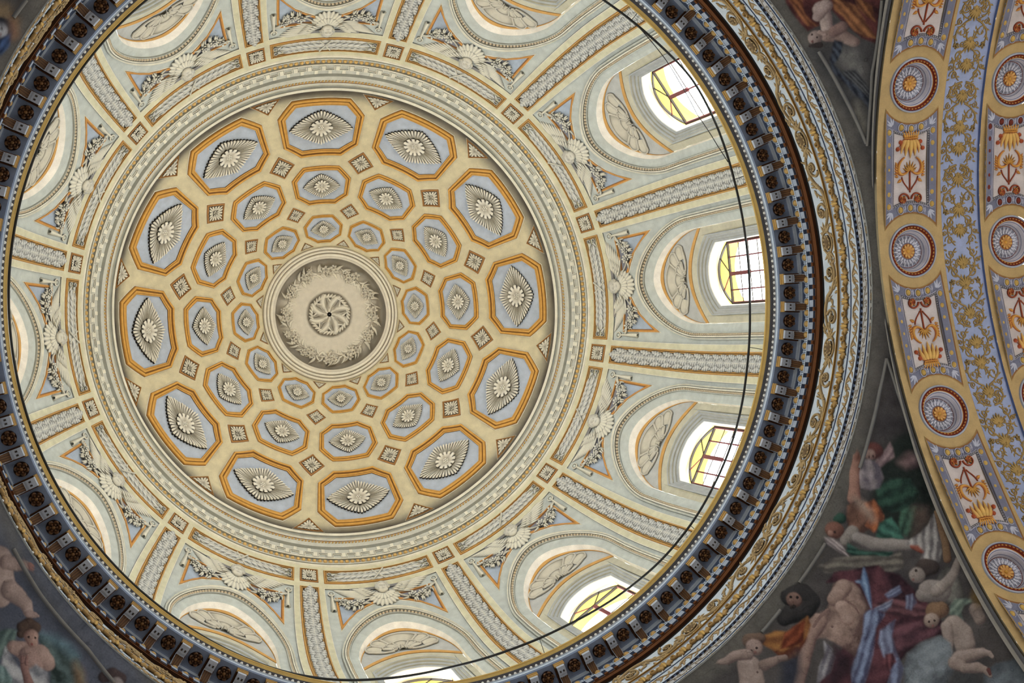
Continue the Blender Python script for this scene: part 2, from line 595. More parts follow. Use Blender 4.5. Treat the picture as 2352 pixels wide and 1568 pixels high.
for off, hh, cc in ((0.0, .062, LITE), (.22, .058, lin((112, 112, 106))), (.40, .06, LITE)):
    pth = []
    for i in range(108):
        c0 = step * i
        hi, lo = 50.42 - off * .6, 49.62 - off
        pth += [(c0 - .78 + off * .6, lo), (c0 - .78 + off * .6, hi), (c0 + .78 - off * .6, hi), (c0 + .78 - off * .6, lo)] if off == 0 else \
               [(c0 - .98 + off, lo + .1), (c0 - .98 + off, hi), (c0 + .98 - off, hi), (c0 + .98 - off, lo + .1)]
    p = np.array(pth); q = np.roll(p, -1, 0); q[-1, 0] += 360
    for (a0, t0), (a1, t1) in zip(p, q):
        if abs(a1 - a0) < 1e-6:
            block(gk, a0 - .06, a0 + .06, min(t0, t1), max(t0, t1), .045, hh, cc, GRYD)
        else:
            block(gk, min(a0, a1), max(a0, a1), t0 - .06, t0 + .06, .045, hh, cc, GRYD)
part('key_fillet', gk.mesh('key_fillet', M_PLASTER, False), frieze, kind='stuff')

# ---- medallion at the top of the dome
def medallion():
    M0 = TS(0, 0.001, 0)
    root = ob('medallion', None, M=bay_rot(0) @ M0, label='round stucco medallion with flower wreath and whirling leaf rosette at dome centre', cat='medallion')
    mx = lambda g, nm, mat=M_STUCCO, sm_=True: g.mesh(nm, mat, sm_, M0)
    st = lin((206, 199, 184)); stl = lin((222, 216, 200)); std = lin((160, 152, 138))
    g = G()
    lathe(g, [(('t', 13.1, .0), std), (('t', 13.05, .05), std), (('t', 12.9, .07), stl), (('t', 12.65, .07), stl), (('t', 12.55, .05), std), (('t', 12.45, .05), std),
              (('t', 12.35, .085), stl), (('t', 12.05, .085), stl), (('t', 11.95, .06), std), (('t', 11.85, .06), std), (('t', 11.75, .10), stl), (('t', 11.35, .10), stl), (('t', 11.3, .09), std), (('t', 10.9, .09), st),
              (('t', 10.85, .06), std), (('t', 10.8, -.20), std)], 144)
    part('ring_moulding', mx(g, 'ring_moulding'), root)
    g = G()
    tt = [10.8, 10.4, 9.9, 9.2, 8.2, 7, 5.8, 4.6, 4.2, 3.9, 2.0, .24]
    hh = [-.20, -.20, -.19, -.16, -.12, -.09, -.08, -.08, -.09, -.11, -.12, -.12]
    azm = np.linspace(0, 360, 144, endpoint=False)
    cl = np.array([std * .75, std * .85, mixc(std, st, .4), mixc(std, st, .8), st, st, st, st, std, std, std, BLK])
    g.grid(surf(azm[None, :], np.array(tt)[:, None], np.array(hh)[:, None]), np.tile(cl[:, None, :], (1, 144, 1)), closev=True)
    part('dish', mx(g, 'dish'), root)
    # whirl of eight leaves round the dark hole
    def mp0(X, Y, h):
        X, Y, h = np.broadcast_arrays(np.asarray(X, float), np.asarray(Y, float), np.asarray(h, float))
        r = np.hypot(X, Y)
        return surf(np.degrees(np.arctan2(Y, X)), np.degrees(r / RHO), h)
    for i in range(8):
        g = G()
        base = bez((.05, 0), (.18, .01), (.33, .10), (.36, .27), n=18)
        tg = np.gradient(base, axis=0); tg /= np.hypot(*tg.T)[:, None]; nn = np.c_[-tg[:, 1], tg[:, 0]]
        v = np.linspace(0, 1, 18)
        wd = .185 * np.sin(np.pi * np.clip(v, .03, .97)) ** .6 + .035
        s = np.linspace(-.55, 1, 9)
        P = base[:, None] + nn[:, None] * (s[None, :, None] * wd[:, None, None])
        z = -.10 + .05 * v[:, None] + .03 * np.cos(s[None] * 7) + 0.02 * (1 - s[None] ** 2)
        c = mixc(std * .75, stl, np.clip(.55 + .45 * np.cos(s[None] * 7) * np.ones((18, 1)), 0, 1))
        g.grid(mp0(P[..., 0], P[..., 1], z), c)
        for q in range(5):                                 # dark-edged veins along each leaf
            ribbon(g, mp0, base[3:] + nn[3:] * (wd[3:, None] * (-.3 + .28 * q)), .012, -.045, .014, stl, std * .8, 3)
        part('leaf', mx(g, 'leaf', sm_=2), root, np.linalg.inv(M0) @ rotz(45 * i) @ M0)
    g = G(); leaf(g, mp0, .372, 0, 58, .135, .062, -.05, .03, stl, std * .9, 0, 7, 5, .9, .4, std * .45)
    rim = mx(g, 'rim_leaf', sm_=2)
    for i in range(38):
        part('rim_leaf', rim, root, np.linalg.inv(M0) @ rotz(360 / 38 * i) @ M0)
    g = G(); rr = np.linspace(0, 2 * np.pi, 17)
    for q in range(8):
        ball(g, mp0, .068 * math.cos(q * .785), .068 * math.sin(q * .785), -.09, .022, stl, 6, 3)
    a_ = np.linspace(0, 2 * np.pi, 16, endpoint=False)
    g.grid(mp0(np.outer([.001, .048], np.cos(a_)), np.outer([.001, .048], np.sin(a_)), -.085), BLK * .15, closev=True)
    part('hub', mx(g, 'hub'), root)
    # wreath
    rr_ = random.Random(3)
    g = G(); a_ = np.linspace(0, 2 * np.pi, 121)[:-1]; rw = .93 + .02 * np.sin(a_ * 11)
    ribbon(g, mp0, np.c_[rw * np.cos(a_), rw * np.sin(a_)], .035, -.12, .03, st, std, 4, True)
    part('stem', mx(g, 'stem'), root)
    protos = []
    for v_ in range(3):
        g = G()
        relief(g, flat, lambda t, v_=v_: .062 + .006 * np.cos(5 * t), 5 + v_, .0, .04, .35, stl, st, std * .6, (.3, .6, .85, 1), 6)
        ball(g, flat, 0, 0, .01, .02, std, 6, 3)
        protos.append(g.mesh('flower', M_STUCCO))
    g = G(); leaf(g, flat, 0, 0, 0, .17, .055, .0, .03, stl, std, 0, 8, 5, .7, .5, std * .7)
    lf = g.mesh('leaf', M_STUCCO, 2)
    g = G(); leaf(g, flat, 0, 0, 0, .15, .04, .0, .03, stl, std, 0, 8, 5, .5, -.8, std * .6); lf2 = g.mesh('leaf', M_STUCCO, 2)
    iM = np.linalg.inv(M0)
    for i in range(12):
        a0 = 30 * i
        for dx, dr in ((0, .05), (4.0, -.06), (7.5, .03), (10.5, .09)):
            part('flower', protos[rr_.randrange(3)], root, iM @ TS(a0 + dx + rr_.uniform(-1, 1), math.degrees((.93 + dr) / RHO), -.095, rr_.uniform(0, 90), rr_.uniform(1.0, 1.4)))
        for q in range(15):
            sd = 1 if q % 2 else -1
            part('leaf', lf if q % 3 else lf2, root, iM @ TS(a0 + 2.0 * q + rr_.uniform(-1, 1), math.degrees((.93 + .02 * sd) / RHO), -.11, (30 + rr_.uniform(0, 45)) * sd + (180 if rr_.random() < .3 else 0), rr_.uniform(.95, 1.45)))
medallion()

# ---- the octagonal coffers
def coffer(thc, o_in, o_side, o_out, i_in, i_side, i_out, lx, ly, fx, fy, N, Nf, dep, size, ringname):  # noqa
    R = RHO * math.sin(rad(thc))
    def pts(e, s, u):
        X = lambda d: rad(d) * R
        Y = lambda t: rad(t - thc) * RHO
        (a, t0), (b, t1), (b2, t2), (c, t3) = e, s[0], s[1], u
        return [(-X(a), Y(t0)), (X(a), Y(t0)), (X(b), Y(t1)), (X(b2), Y(t2)), (X(c), Y(t3)), (-X(c), Y(t3)), (-X(b2), Y(t2)), (-X(b), Y(t1))]
    po, pi = pts(o_in, o_side, o_out), pts(i_in, i_side, i_out)
    mp = local(0, thc)
    M0 = TS(0, thc, 0)
    def build(lb):
        root = ob('coffer', None, M=bay_rot(0) @ M0, label=lb, cat='coffer', group='coffers of the %s ring' % ringname)
        g = G()
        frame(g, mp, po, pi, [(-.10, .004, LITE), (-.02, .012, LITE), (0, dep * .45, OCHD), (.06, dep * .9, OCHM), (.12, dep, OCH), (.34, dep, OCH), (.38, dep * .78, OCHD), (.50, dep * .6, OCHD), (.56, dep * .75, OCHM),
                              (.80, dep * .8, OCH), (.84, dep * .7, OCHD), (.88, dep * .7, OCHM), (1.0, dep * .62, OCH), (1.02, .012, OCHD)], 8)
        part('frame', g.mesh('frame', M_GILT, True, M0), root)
        g = G(); fill(g, mp, [(x * 1.01, y * 1.01) for x, y in pi], .010, BLUE, 7, 8)
        part('panel', g.mesh('panel', M_PLASTER, True, M0), root)
        dia = lambda a, b, p: (lambda t: (np.abs(np.cos(t) / a) ** p + np.abs(np.sin(t) / b) ** p) ** (-1 / p))
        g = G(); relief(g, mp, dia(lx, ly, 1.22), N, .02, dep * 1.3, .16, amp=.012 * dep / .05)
        lf = part('acanthus', g.mesh('acanthus', M_STUCCO, 2, M0), root)
        g = G()
        for sg in (-1, 1):                                  # beaded midrib
            for q in range(7):
                ball(g, mp, sg * (fx * 1.02 + (lx * .8 - fx) * q / 6.5), 0, .045 + dep * .35 * (q / 6), .010 * lx / .68, GREYB, 5, 3)
        part('midrib', g.mesh('midrib', M_STUCCO, 2, M0), lf, kind='stuff')
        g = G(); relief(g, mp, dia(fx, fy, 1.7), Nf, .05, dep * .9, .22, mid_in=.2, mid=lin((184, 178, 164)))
        fl = part('flower', g.mesh('flower', M_STUCCO, 2, M0), lf)
        g = G(); a_ = np.linspace(0, 2 * np.pi, 14, endpoint=False); rs = min(fx, fy) * .33
        g.grid(mp(np.outer([.01, 1], np.cos(a_)) * rs, np.outer([.01, 1], np.sin(a_)) * rs, .055), BLK, closev=True)
        for q in range(7):
            rr = 0 if q == 6 else rs * .62
            ball(g, mp, rr * math.cos(q * 1.047), rr * math.sin(q * 1.047), .055, rs * .30, CREAM, 6, 3)
        part('seeds', g.mesh('seeds', M_STUCCO, 2, M0), fl)
        return root
    around(build, lambda k: '%s octagonal coffer with grey acanthus lozenge on pale blue, %s ring, at %s' % (size, ringname, at(k)))


coffer(37.05, (7.4, 31.15), ((12.6, 33.7), (12.65, 39.85)), (7.95, 43.0), (6.35, 32.46), ((10.56, 34.31), (10.45, 39.39)), (7.05, 41.55), .68, .40, .25, .20, 44, 12, .060, 'large gilt', 'outer')
coffer(25.15, (6.95, 21.5), ((12.65, 23.4), (12.55, 26.9)), (7.1, 29.1), (6.15, 22.37), ((10.55, 23.7), (10.45, 26.42)), (6.48, 28.17), .407, .272, .172, .142, 40, 12, .045, 'medium gilt', 'middle')
coffer(16.6, (5.15, 13.93), ((12.65, 15.47), (12.65, 17.58)), (6.0, 19.36), (4.7, 14.5), ((10.9, 15.7), (10.75, 17.27)), (5.4, 18.82), .283, .192, .105, .098, 36, 12, .034, 'small gilt', 'inner')


def lozenge(thc, pts, N, dep, cat, lab, name, grp, da=15.05, hb=0.0):
    R = RHO * math.sin(rad(thc))
    po = np.array([(rad(d - da) * R, rad(t - thc) * RHO) for d, t in pts])
    c = po.mean(0)
    mp0 = local(da, thc); mp = lambda X, Y, h: mp0(np.asarray(X) + c[0], np.asarray(Y) + c[1], np.asarray(h) + hb)
    po = po - c
    M0 = TS(da, thc, 0)
    def build(lb):
        root = ob(name, None, M=bay_rot(0) @ M0, label=lb, cat=cat, group=grp)
        g = G()
        frame(g, mp, po, po * .80, [(-.35, .003, LITE), (-.1, .010, LITE), (0, dep * .7, OCHD), (.25, dep, BRN), (.5, dep, OCHM), (.6, dep * .6, OCHD), (1.0, dep * .7, BRN), (1.1, .008, OCHD)], 3)
        part('frame', g.mesh('frame', M_GILT, True, M0), root)
        g = G(); fill(g, mp, po * .82, .008, lin((122, 118, 108)), 3, 3)
        part('panel', g.mesh('panel', M_PLASTER, True, M0), root)
        g = G()
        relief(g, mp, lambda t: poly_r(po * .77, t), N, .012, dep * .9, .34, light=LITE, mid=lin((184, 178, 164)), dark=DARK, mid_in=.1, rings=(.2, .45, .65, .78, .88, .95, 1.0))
        if len(po) == 4:
            relief(g, mp, lambda t: .28 * poly_r(po, t), 6, .03, dep * .8, .3, light=LITE, rings=(.4, .8, 1.0))
        ball(g, mp, 0, 0, .03, dep * .35, GREYB, 6, 3)
        part('rosette', g.mesh('rosette', M_STUCCO, 2, M0), root)
        return root
    around(build, lab)


lozenge(30.0, [(10.2, 30.05), (15.0, 27.83), (20.05, 30.05), (15.05, 32.4)], 16, .034, 'rosette', lambda k: 'square grey rosette panel set cornerwise between large and medium coffers at %s' % half(k), 'square_rosette', 'larger square rosettes of the coffered dome')
lozenge(20.2, [(9.65, 20.2), (14.9, 18.75), (20.6, 20.25), (15.05, 21.88)], 16, .026, 'rosette', lambda k: 'small square rosette panel set cornerwise between medium and small coffers at %s' % half(k), 'square_rosette', 'smaller square rosettes of the coffered dome')
lozenge(43.0, [(11.1, 44.15), (15.05, 41.3), (19.1, 44.15)], 13, .03, 'rosette', lambda k: 'triangular rosette panel at the rim of the coffered zone at %s' % half(k), 'triangular_rosette', 'outer triangular rosettes')
lozenge(13.85, [(9.9, 13.45), (15.3, 14.66), (21.2, 13.45)], 13, .02, 'rosette', lambda k: 'tiny triangular rosette panel against the central medallion at %s' % half(k), 'triangular_rosette', 'inner triangular rosettes')
# ------------------------------------------------------------------ ribs, garlands and window bays
CTR = 15.05                                                 # axis of the rib that follows each bay

def rect_panel(name, x0, x1, t0, t1, fw, root, M0, bg, h0=.03, dep=.035, nx=16, ny=16, fh=None):
    """framed flat panel given by dome angles; fw = frame width in degrees along th"""
    g = G()
    fx = fh or fw / math.sin(rad(min((t0 + t1) / 2, 90)))
    def ring(s):
        return [(x0 + fx * s, t0 + fw * s), (x1 - fx * s, t0 + fw * s), (x1 - fx * s, t1 - fw * s), (x0 + fx * s, t1 - fw * s)]
    frame(g, lambda X, Y, h: surf(X, Y, h), ring(0), ring(1), [(-.25, h0, LITE), (-.05, h0 + .008, LITE), (0, h0 + dep * .7, BRN), (.15, h0 + dep, OCHM), (.42, h0 + dep, lin((192, 152, 92))), (.46, h0 + dep * .6, OCHD), (.62, h0 + dep * .6, OCHD), (.66, h0 + dep * .85, lin((176, 138, 84))), (.95, h0 + dep * .85, lin((176, 138, 84))), (1.0, h0 + .004, OCHD)], 16)
    part('frame', g.mesh('frame', M_GILT, True, M0), root)
    g = G(); xs = np.linspace(x0 + fx * .95, x1 - fx * .95, nx); ts = np.linspace(t0 + fw * .95, t1 - fw * .95, ny)
    g.grid(surf(xs[:, None], ts[None, :], h0 + .004), bg)
    part('panel', g.mesh('panel', M_PLASTER, True, M0), root)


# one laurel leaf and one broad rib leaf, shared by all bays
VL, VD = lin((226, 226, 221)), lin((98, 99, 99))
g = G(); leaf(g, flat, 0, 0, 0, .24, .125, -.01, .02, VL, VD * 1.3, 0, 11, 7, .85, 0, BLK, .04)
ribbon(g, flat, [(.02, 0), (.12, 0), (.2, 0)], .014, .025, .02, LITE, VD, 3); LAUREL = g.mesh('leaf', M_STUCCO, 2)
def broad(L, W, nv, veins, curve):
    g = G(); leaf(g, flat, 0, 0, 0, L, W, -.01, .03, VL, VD, veins, nv, 9, 1.15, curve, BLK, .06)
    if not curve: ribbon(g, flat, [(.10, 0), (.2, 0), (.30, 0)], .014, .052, .014, LITE, VL, 3)
    return g
BROAD = broad(.40, .20, 25, 6, 0).mesh('leaf', M_STUCCO, 2)
SIDE_A = broad(.35, .125, 21, 5, .35).mesh('side_leaf', M_STUCCO, 2)
SIDE_B = broad(.35, .125, 21, 5, -.35).mesh('side_leaf', M_STUCCO, 2)
g = G()
for sg in (-1, 1):
    ribbon(g, flat, spiral(.055 * sg, 0, .012, .055, 90, 90 + 400 * sg, 18), .026, .0, .03, SILV, BLK, 4)
    leaf(g, flat, .03 * sg, .04, 60 if sg > 0 else 120, .12, .06, 0, .03, SILV, SILVD)
CURL = g.mesh('curl', M_STUCCO, 2)
iv = np.linalg.inv

# yellow bands of the ribs (part of the setting)
g = G()
for k in range(12):
    ts = np.linspace(57.6, 112, 40)
    lo, hi = CTR - 3.1 + 0 * ts, CTR + 3.1 + 0 * ts
    gb = G()
    xs = np.array([-3.1, -2.6, -1, 1, 2.6, 3.1]) + CTR
    gb.grid(surf(xs[:, None], ts[None], .03), YEL2)
    for sg in (-1, 1):
        gb.grid(np.stack([surf(CTR + sg * 3.1, ts, .031), surf(CTR + sg * 3.18, ts, .031)]), WHT)
        gb.grid(np.stack([surf(CTR + sg * 3.18, ts, .031), surf(CTR + sg * 3.2, ts, 0)]), GRYD)
    g.merge(gb, rotz(30 * k))
ob('trim_2', g.mesh('rib_bands', M_PLASTER), M=rotz(PH), kind='structure', label='pale yellow rib bands between the window bays')


def rib_panel(lb):
    M0 = TS(CTR, 75, .03)
    root = ob('rib_panel', None, M=bay_rot(0) @ M0, label=lb, cat='panel', group='leaf panels on the ribs')
    rect_panel('rib', CTR - 1.95, CTR + 1.95, 57.7, 111, .56, root, M0, lin((70, 70, 70)), .03, .03, 5, 40, .60)
    for i in range(17):
        th = 61.2 + 2.9 * i
        part('leaf', BROAD, root, iv(M0) @ TS(CTR, th, .045, -90))
        for sg, m in ((-1, SIDE_A), (1, SIDE_B)):
            part('side_leaf', m, root, iv(M0) @ TS(CTR + sg * .98, th + 1.0, .04, -90 + sg * 6))
    part('curl', CURL, root, iv(M0) @ TS(CTR, 58.75, .06))
    return root
around(rib_panel, lambda k: 'long upright rib panel of overlapping grey leaves in a gilt frame, at %s' % half(k))


def garland(lb):
    M0 = TS(0, 55, .03)
    root = ob('garland_panel', None, M=bay_rot(0) @ M0, label=lb, cat='panel', group='laurel garland panels over the bays')
    rect_panel('garland', -11.75, 11.85, 53.4, 56.62, .55, root, M0, lin((66, 64, 62)), .03, .03, 30, 5)
    for sg in (-1, 1):
        for i in range(8):
            x = sg * (9.9 - 1.3 * i)
            for r, (dt, m, s) in enumerate(((0, LAUREL, 1.05), (-.6, LAUREL, .92), (.6, LAUREL, .92))):
                xx = x - sg * (.62 if r else 0)
                part('leaf', m, root, iv(M0) @ TS(xx, 55.0 + dt, .036 + .012 * (r == 0), (180 if sg > 0 else 0) + (10 * sg * (1 if dt > 0 else -1) * -1 if r else 0), s))
        part('curl', CURL, root, iv(M0) @ TS(sg * 10.75, 55.0, .05, 90 * sg, .95))
    g = G()
    for a0 in (1, -1):
        ribbon(g, local(0, 55), [(-.115, -.13 * a0), (0, 0), (.115, .13 * a0)], .045, .075 + .01 * a0, .012, LITE, SILVD, 4)
    part('ribbon', g.mesh('ribbon', M_STUCCO, True, M0), root)
    return root
around(garland, lambda k: 'curved laurel garland with crossed ribbon in gilt frame, bay at %s' % at(k))

lozenge(54.85, [(13.1, 53.3), (17.0, 53.3), (17.0, 56.42), (13.1, 56.42)], 20, .03, 'rosette', lambda k: 'upright square rosette between garlands where the rib ends at %s' % half(k), 'square_rosette', 'square rosettes at the rib heads', CTR, .03)


# ---- arch moulding of each bay: swept profile with a string of beads
def sweep(g, curves, cols, rho=RHO):
    """curves: list of ((da, th), h); cols per strip"""
    for ((d0, t0), h0), ((d1, t1), h1), c in zip(curves[:-1], curves[1:], cols):
        g.grid(np.stack([surf(d0, t0, h0), surf(d1, t1, h1)]), c)
    return g


def archivolt_mesh():
    M0 = TS(0, 64.6, 0)
    g = G()
    cv = lambda A, t: arch_curve(A, t)
    sweep(g, [(cv(11.15, 62.9), 0), (cv(11.1, 63.0), .04), (cv(10.95, 63.3), .055), (cv(10.8, 63.6), .03), (cv(10.7, 63.8), .03), (cv(10.6, 64.0), .05), (cv(10.4, 64.2), .05),
              (cv(10.38, 64.25), .012), (cv(9.95, 65.0), .012), (cv(9.93, 65.05), .04), (cv(9.8, 65.25), .045), (cv(9.75, 65.35), .015), (cv(9.0, 66.3), .012), (cv(8.5, 67.1), .0)],
          [GRYD, GRY, LITE, GRYD, GRYD, LITE, GRYD, lin((120, 112, 100)), LITE, GRY, GRYD, GRY, GRY])
    return g.mesh('archivolt', M_PLASTER, True, M0), M0


avm, AV0 = archivolt_mesh()
bd, bt = arch_curve(10.17, 64.62, bottom=111)
Pp = surf(bd, bt, .02); sl = np.r_[0, np.cumsum(np.linalg.norm(np.diff(Pp, axis=0), axis=1))]
nb_ = int(sl[-1] / .072)
qs = np.linspace(0, sl[-1], nb_)
gb_ = G(); g1 = G(); ball(g1, flat, 0, 0, 0, .030, lin((206, 190, 164)), 6, 3, 1.1)
for d_, t_ in zip(np.interp(qs, sl, bd), np.interp(qs, sl, bt)):
    gb_.merge(g1, TS(d_, t_, .018))
bsm = gb_.mesh('bead_string', M_STUCCO, 2, AV0)
for k in range(12):
    r = ob('trim_3' if k == 0 else 'trim_3.%03d' % k, avm, M=bay_rot(k) @ AV0, kind='structure', label='grey arch moulding around the window bay at %s' % at(k))
    part('bead_string', bsm, r, kind='stuff')

# ---- lunette: soffit, back wall with the painted arcs, window surround and reveal
RB = 6.62
CRE = lin((244, 239, 230)); TYM = lin((186, 187, 184)); COVE = lin((198, 194, 174)); REV = lin((238, 230, 208)); WGR = lin((176, 179, 180))
def win_curve(A, crown, drop, bottom, n=16):
    """window head: flat segmental arch with jambs, as (da, th)"""
    t = np.linspace(-1, 1, 2 * n + 1)
    th = crown + drop * np.abs(t) ** 2.2
    j = np.linspace(bottom, crown + drop, 8)[:-1]
    return np.r_[-A * np.ones(7), A * t, A * np.ones(7)], np.r_[j, th, j[::-1]]


def back_wall():
    g = G()
    hb = RHO - RB
    da, th = arch_curve(8.3, 67.4)
    db, tb = arch_curve(8.15, 68.55, 80.2)
    g.grid(np.stack([surf(da, th, 0), surf(db, tb, hb)]), CRE)      # splayed soffit
    x, th = arch_curve(8.15, 68.55, 80.2, full=False)
    wo = lambda d: 78.5 + 3.9 * np.abs(d / 6.9) ** 2.2
    arc = lambda d: 75.9 + .068 * d ** 2
    # bands from the crown of the lunette downwards
    top = th
    o1 = th + (.8 - .5 * np.abs(x) / 8.15); a1 = np.maximum(arc(x), o1); a2 = a1 + .8
    low = np.where(np.abs(x) < 6.9, np.maximum(wo(x), a2 + .1), 112.0)
    for t0, t1, c, nv in ((top, o1, ORG, 2), (o1, a1, TYM, 6), (a1, a2, ORG, 2), (a2, low, COVE, 8)):
        v = np.linspace(0, 1, nv)
        g.grid(surf(x[:, None], t0[:, None] + (t1 - t0)[:, None] * v[None], hb), c)
    for sg in (-1, 1):                                       # wall beside the window surround
        xs = np.linspace(6.85, 8.15, 4) * sg
        g.grid(surf(xs[:, None], np.linspace(80, 112, 12)[None], hb - .001), COVE)
    # raised edges of the two ochre arcs
    for t0, t1 in ((top, o1), (a1, a2)):
        g.grid(np.stack([surf(x, t1, hb), surf(x, t1, hb + .015), surf(x, t0, hb + .015), surf(x, t0, hb)]), np.stack([np.tile(OCHD, (len(x), 1)), np.tile(ORG, (len(x), 1)), np.tile(ORG, (len(x), 1)), np.tile(WHT, (len(x), 1))]))
    return g


M_L = TS(0, 76, -.1)
lun = back_wall().mesh('lunette', M_PLASTER, True, M_L)
g = G()
W = lambda s: win_curve(6.9 - 1.65 * s, 78.5 + 2.0 * s, 3.9 - .75 * s, 111)
prof = [(0, -.084, COVE), (.02, -.05, WGR), (.16, -.045, WGR), (.2, -.08, GRYD), (.3, -.09, WGR), (.42, -.09, WGR), (.45, -.12, GRYD), (.68, -.125, WGR), (.72, -.15, GRYD), (.96, -.155, WGR), (1.0, -.17, WGR)]
for (s0, h0, _), (s1, h1, c) in zip(prof[:-1], prof[1:]):
    g.grid(np.stack([surf(*W(s0), h0), surf(*W(s1), h1)]), c)
wd, wt = W(1.0)
inner = surf(wd, wt, -.17)
XG = 6.83                                                    # plane of the glass
y_, z_ = inner[:, 1].copy(), inner[:, 2].copy()
gl = np.stack([np.full(len(y_), XG), y_ * .985, z_], -1)
g.grid(np.stack([inner, gl]), REV)
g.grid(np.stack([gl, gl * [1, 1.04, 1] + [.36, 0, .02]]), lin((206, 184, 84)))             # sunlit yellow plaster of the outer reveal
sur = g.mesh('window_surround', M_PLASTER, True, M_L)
for k in range(12):
    r = ob('wall_%d' % (k + 1), lun, M=bay_rot(k) @ M_L, kind='structure', label='recessed lunette wall of the window bay at %s' % at(k))
    part('window_surround', sur, r)

# ---- scallop shells in the lunettes
def shell(lb):
    M0 = TS(.3, 73.5, RHO - RB)
    mp0 = local(.3, 75.35, RHO)
    mp = lambda X, Y, h: mp0(X, Y, np.asarray(h) + RHO - RB)
    root = ob('scallop_shell', None, M=bay_rot(0) @ M0, label=lb, cat='shell', group='painted scallop shells of the lunettes')
    sh, shl, shd = lin((206, 200, 184)), lin((230, 224, 210)), lin((108, 102, 90))
    def sector(g, r0f, r1f, a0, a1, n=10, m=6):
        a = np.radians(np.linspace(a0, a1, n)); v = np.linspace(0, 1, m)[None]
        bulge = (1 - np.linspace(-1, 1, n)[:, None] ** 2)
        r0, r1 = r0f(a)[:, None], r1f(a)[:, None] * (1 + .10 * bulge)
        r = r0 + (r1 - r0) * v
        X, Y = -r * np.cos(a)[:, None] * 1.02, -r * np.sin(a)[:, None]
        H = .012 + .035 * bulge ** .5 * np.sin(np.pi * np.clip(v * .8 + .15, 0, 1))
        c = mixc(shd, sh, np.clip(.35 + 1.1 * bulge * np.sin(np.pi * np.clip(v * .75 + .2, 0, 1)), 0, 1))
        g.grid(mp(X, Y, H), c)
        e = np.stack([np.r_[X[0], X[:, -1], X[-1, ::-1]], np.r_[Y[0], Y[:, -1], Y[-1, ::-1]]], -1)
        ribbon(g, mp, e, .035, .014, .03, shl, shd, 4)
    ell = lambda kx, ky: (lambda a: 1 / np.sqrt((np.cos(a) / kx) ** 2 + (np.sin(a) / ky) ** 2))
    cuts = [(0, 26), (26, 52), (52, 128), (128, 154), (154, 180)]
    for i, (a0, a1) in enumerate(cuts):
        g = G(); sector(g, ell(.40, .34), ell(.63, .54), a0 + 1, a1 - 1, 16 if i == 2 else 9)
        part('lobe', g.mesh('lobe', M_STUCCO, 2, M0), root)
    for a0, a1 in ((14, 36), (36, 62), (62, 118), (118, 144), (144, 166)):
        g = G(); sector(g, ell(.13, .10), ell(.36, .31), a0 + 1, a1 - 1, 12 if a1 - a0 > 40 else 7)
        part('flute', g.mesh('flute', M_STUCCO, 2, M0), root)
    for sg in (-1, 1):
        g = G()
        ribbon(g, mp, spiral(.14 * sg, -.06, .015, .065, 0, (-500 if sg > 0 else 500), 30), .03, .02, .035, shl, shd, 4)
        ribbon(g, mp, bez((.17 * sg, .0), (.3 * sg, .03), (.45 * sg, .03), (.58 * sg, -.02)), .05, .014, .03, shl, shd, 4)
        part('scroll', g.mesh('scroll', M_STUCCO, 2, M0), root)
    g = G(); ribbon(g, mp, [(0, -.02), (0, -.10), (0, -.16)], .10, .012, .05, sh, shd, 6)
    ribbon(g, mp, bez((-.06, 0), (-.07, -.2), (.07, -.2), (.06, 0)), .025, .02, .03, shl, shd, 4)
    part('hinge', g.mesh('hinge', M_STUCCO, 2, M0), root)
    return root
around(shell, lambda k: 'grey painted scallop shell with scrolls in the lunette over the window at %s' % at(k))

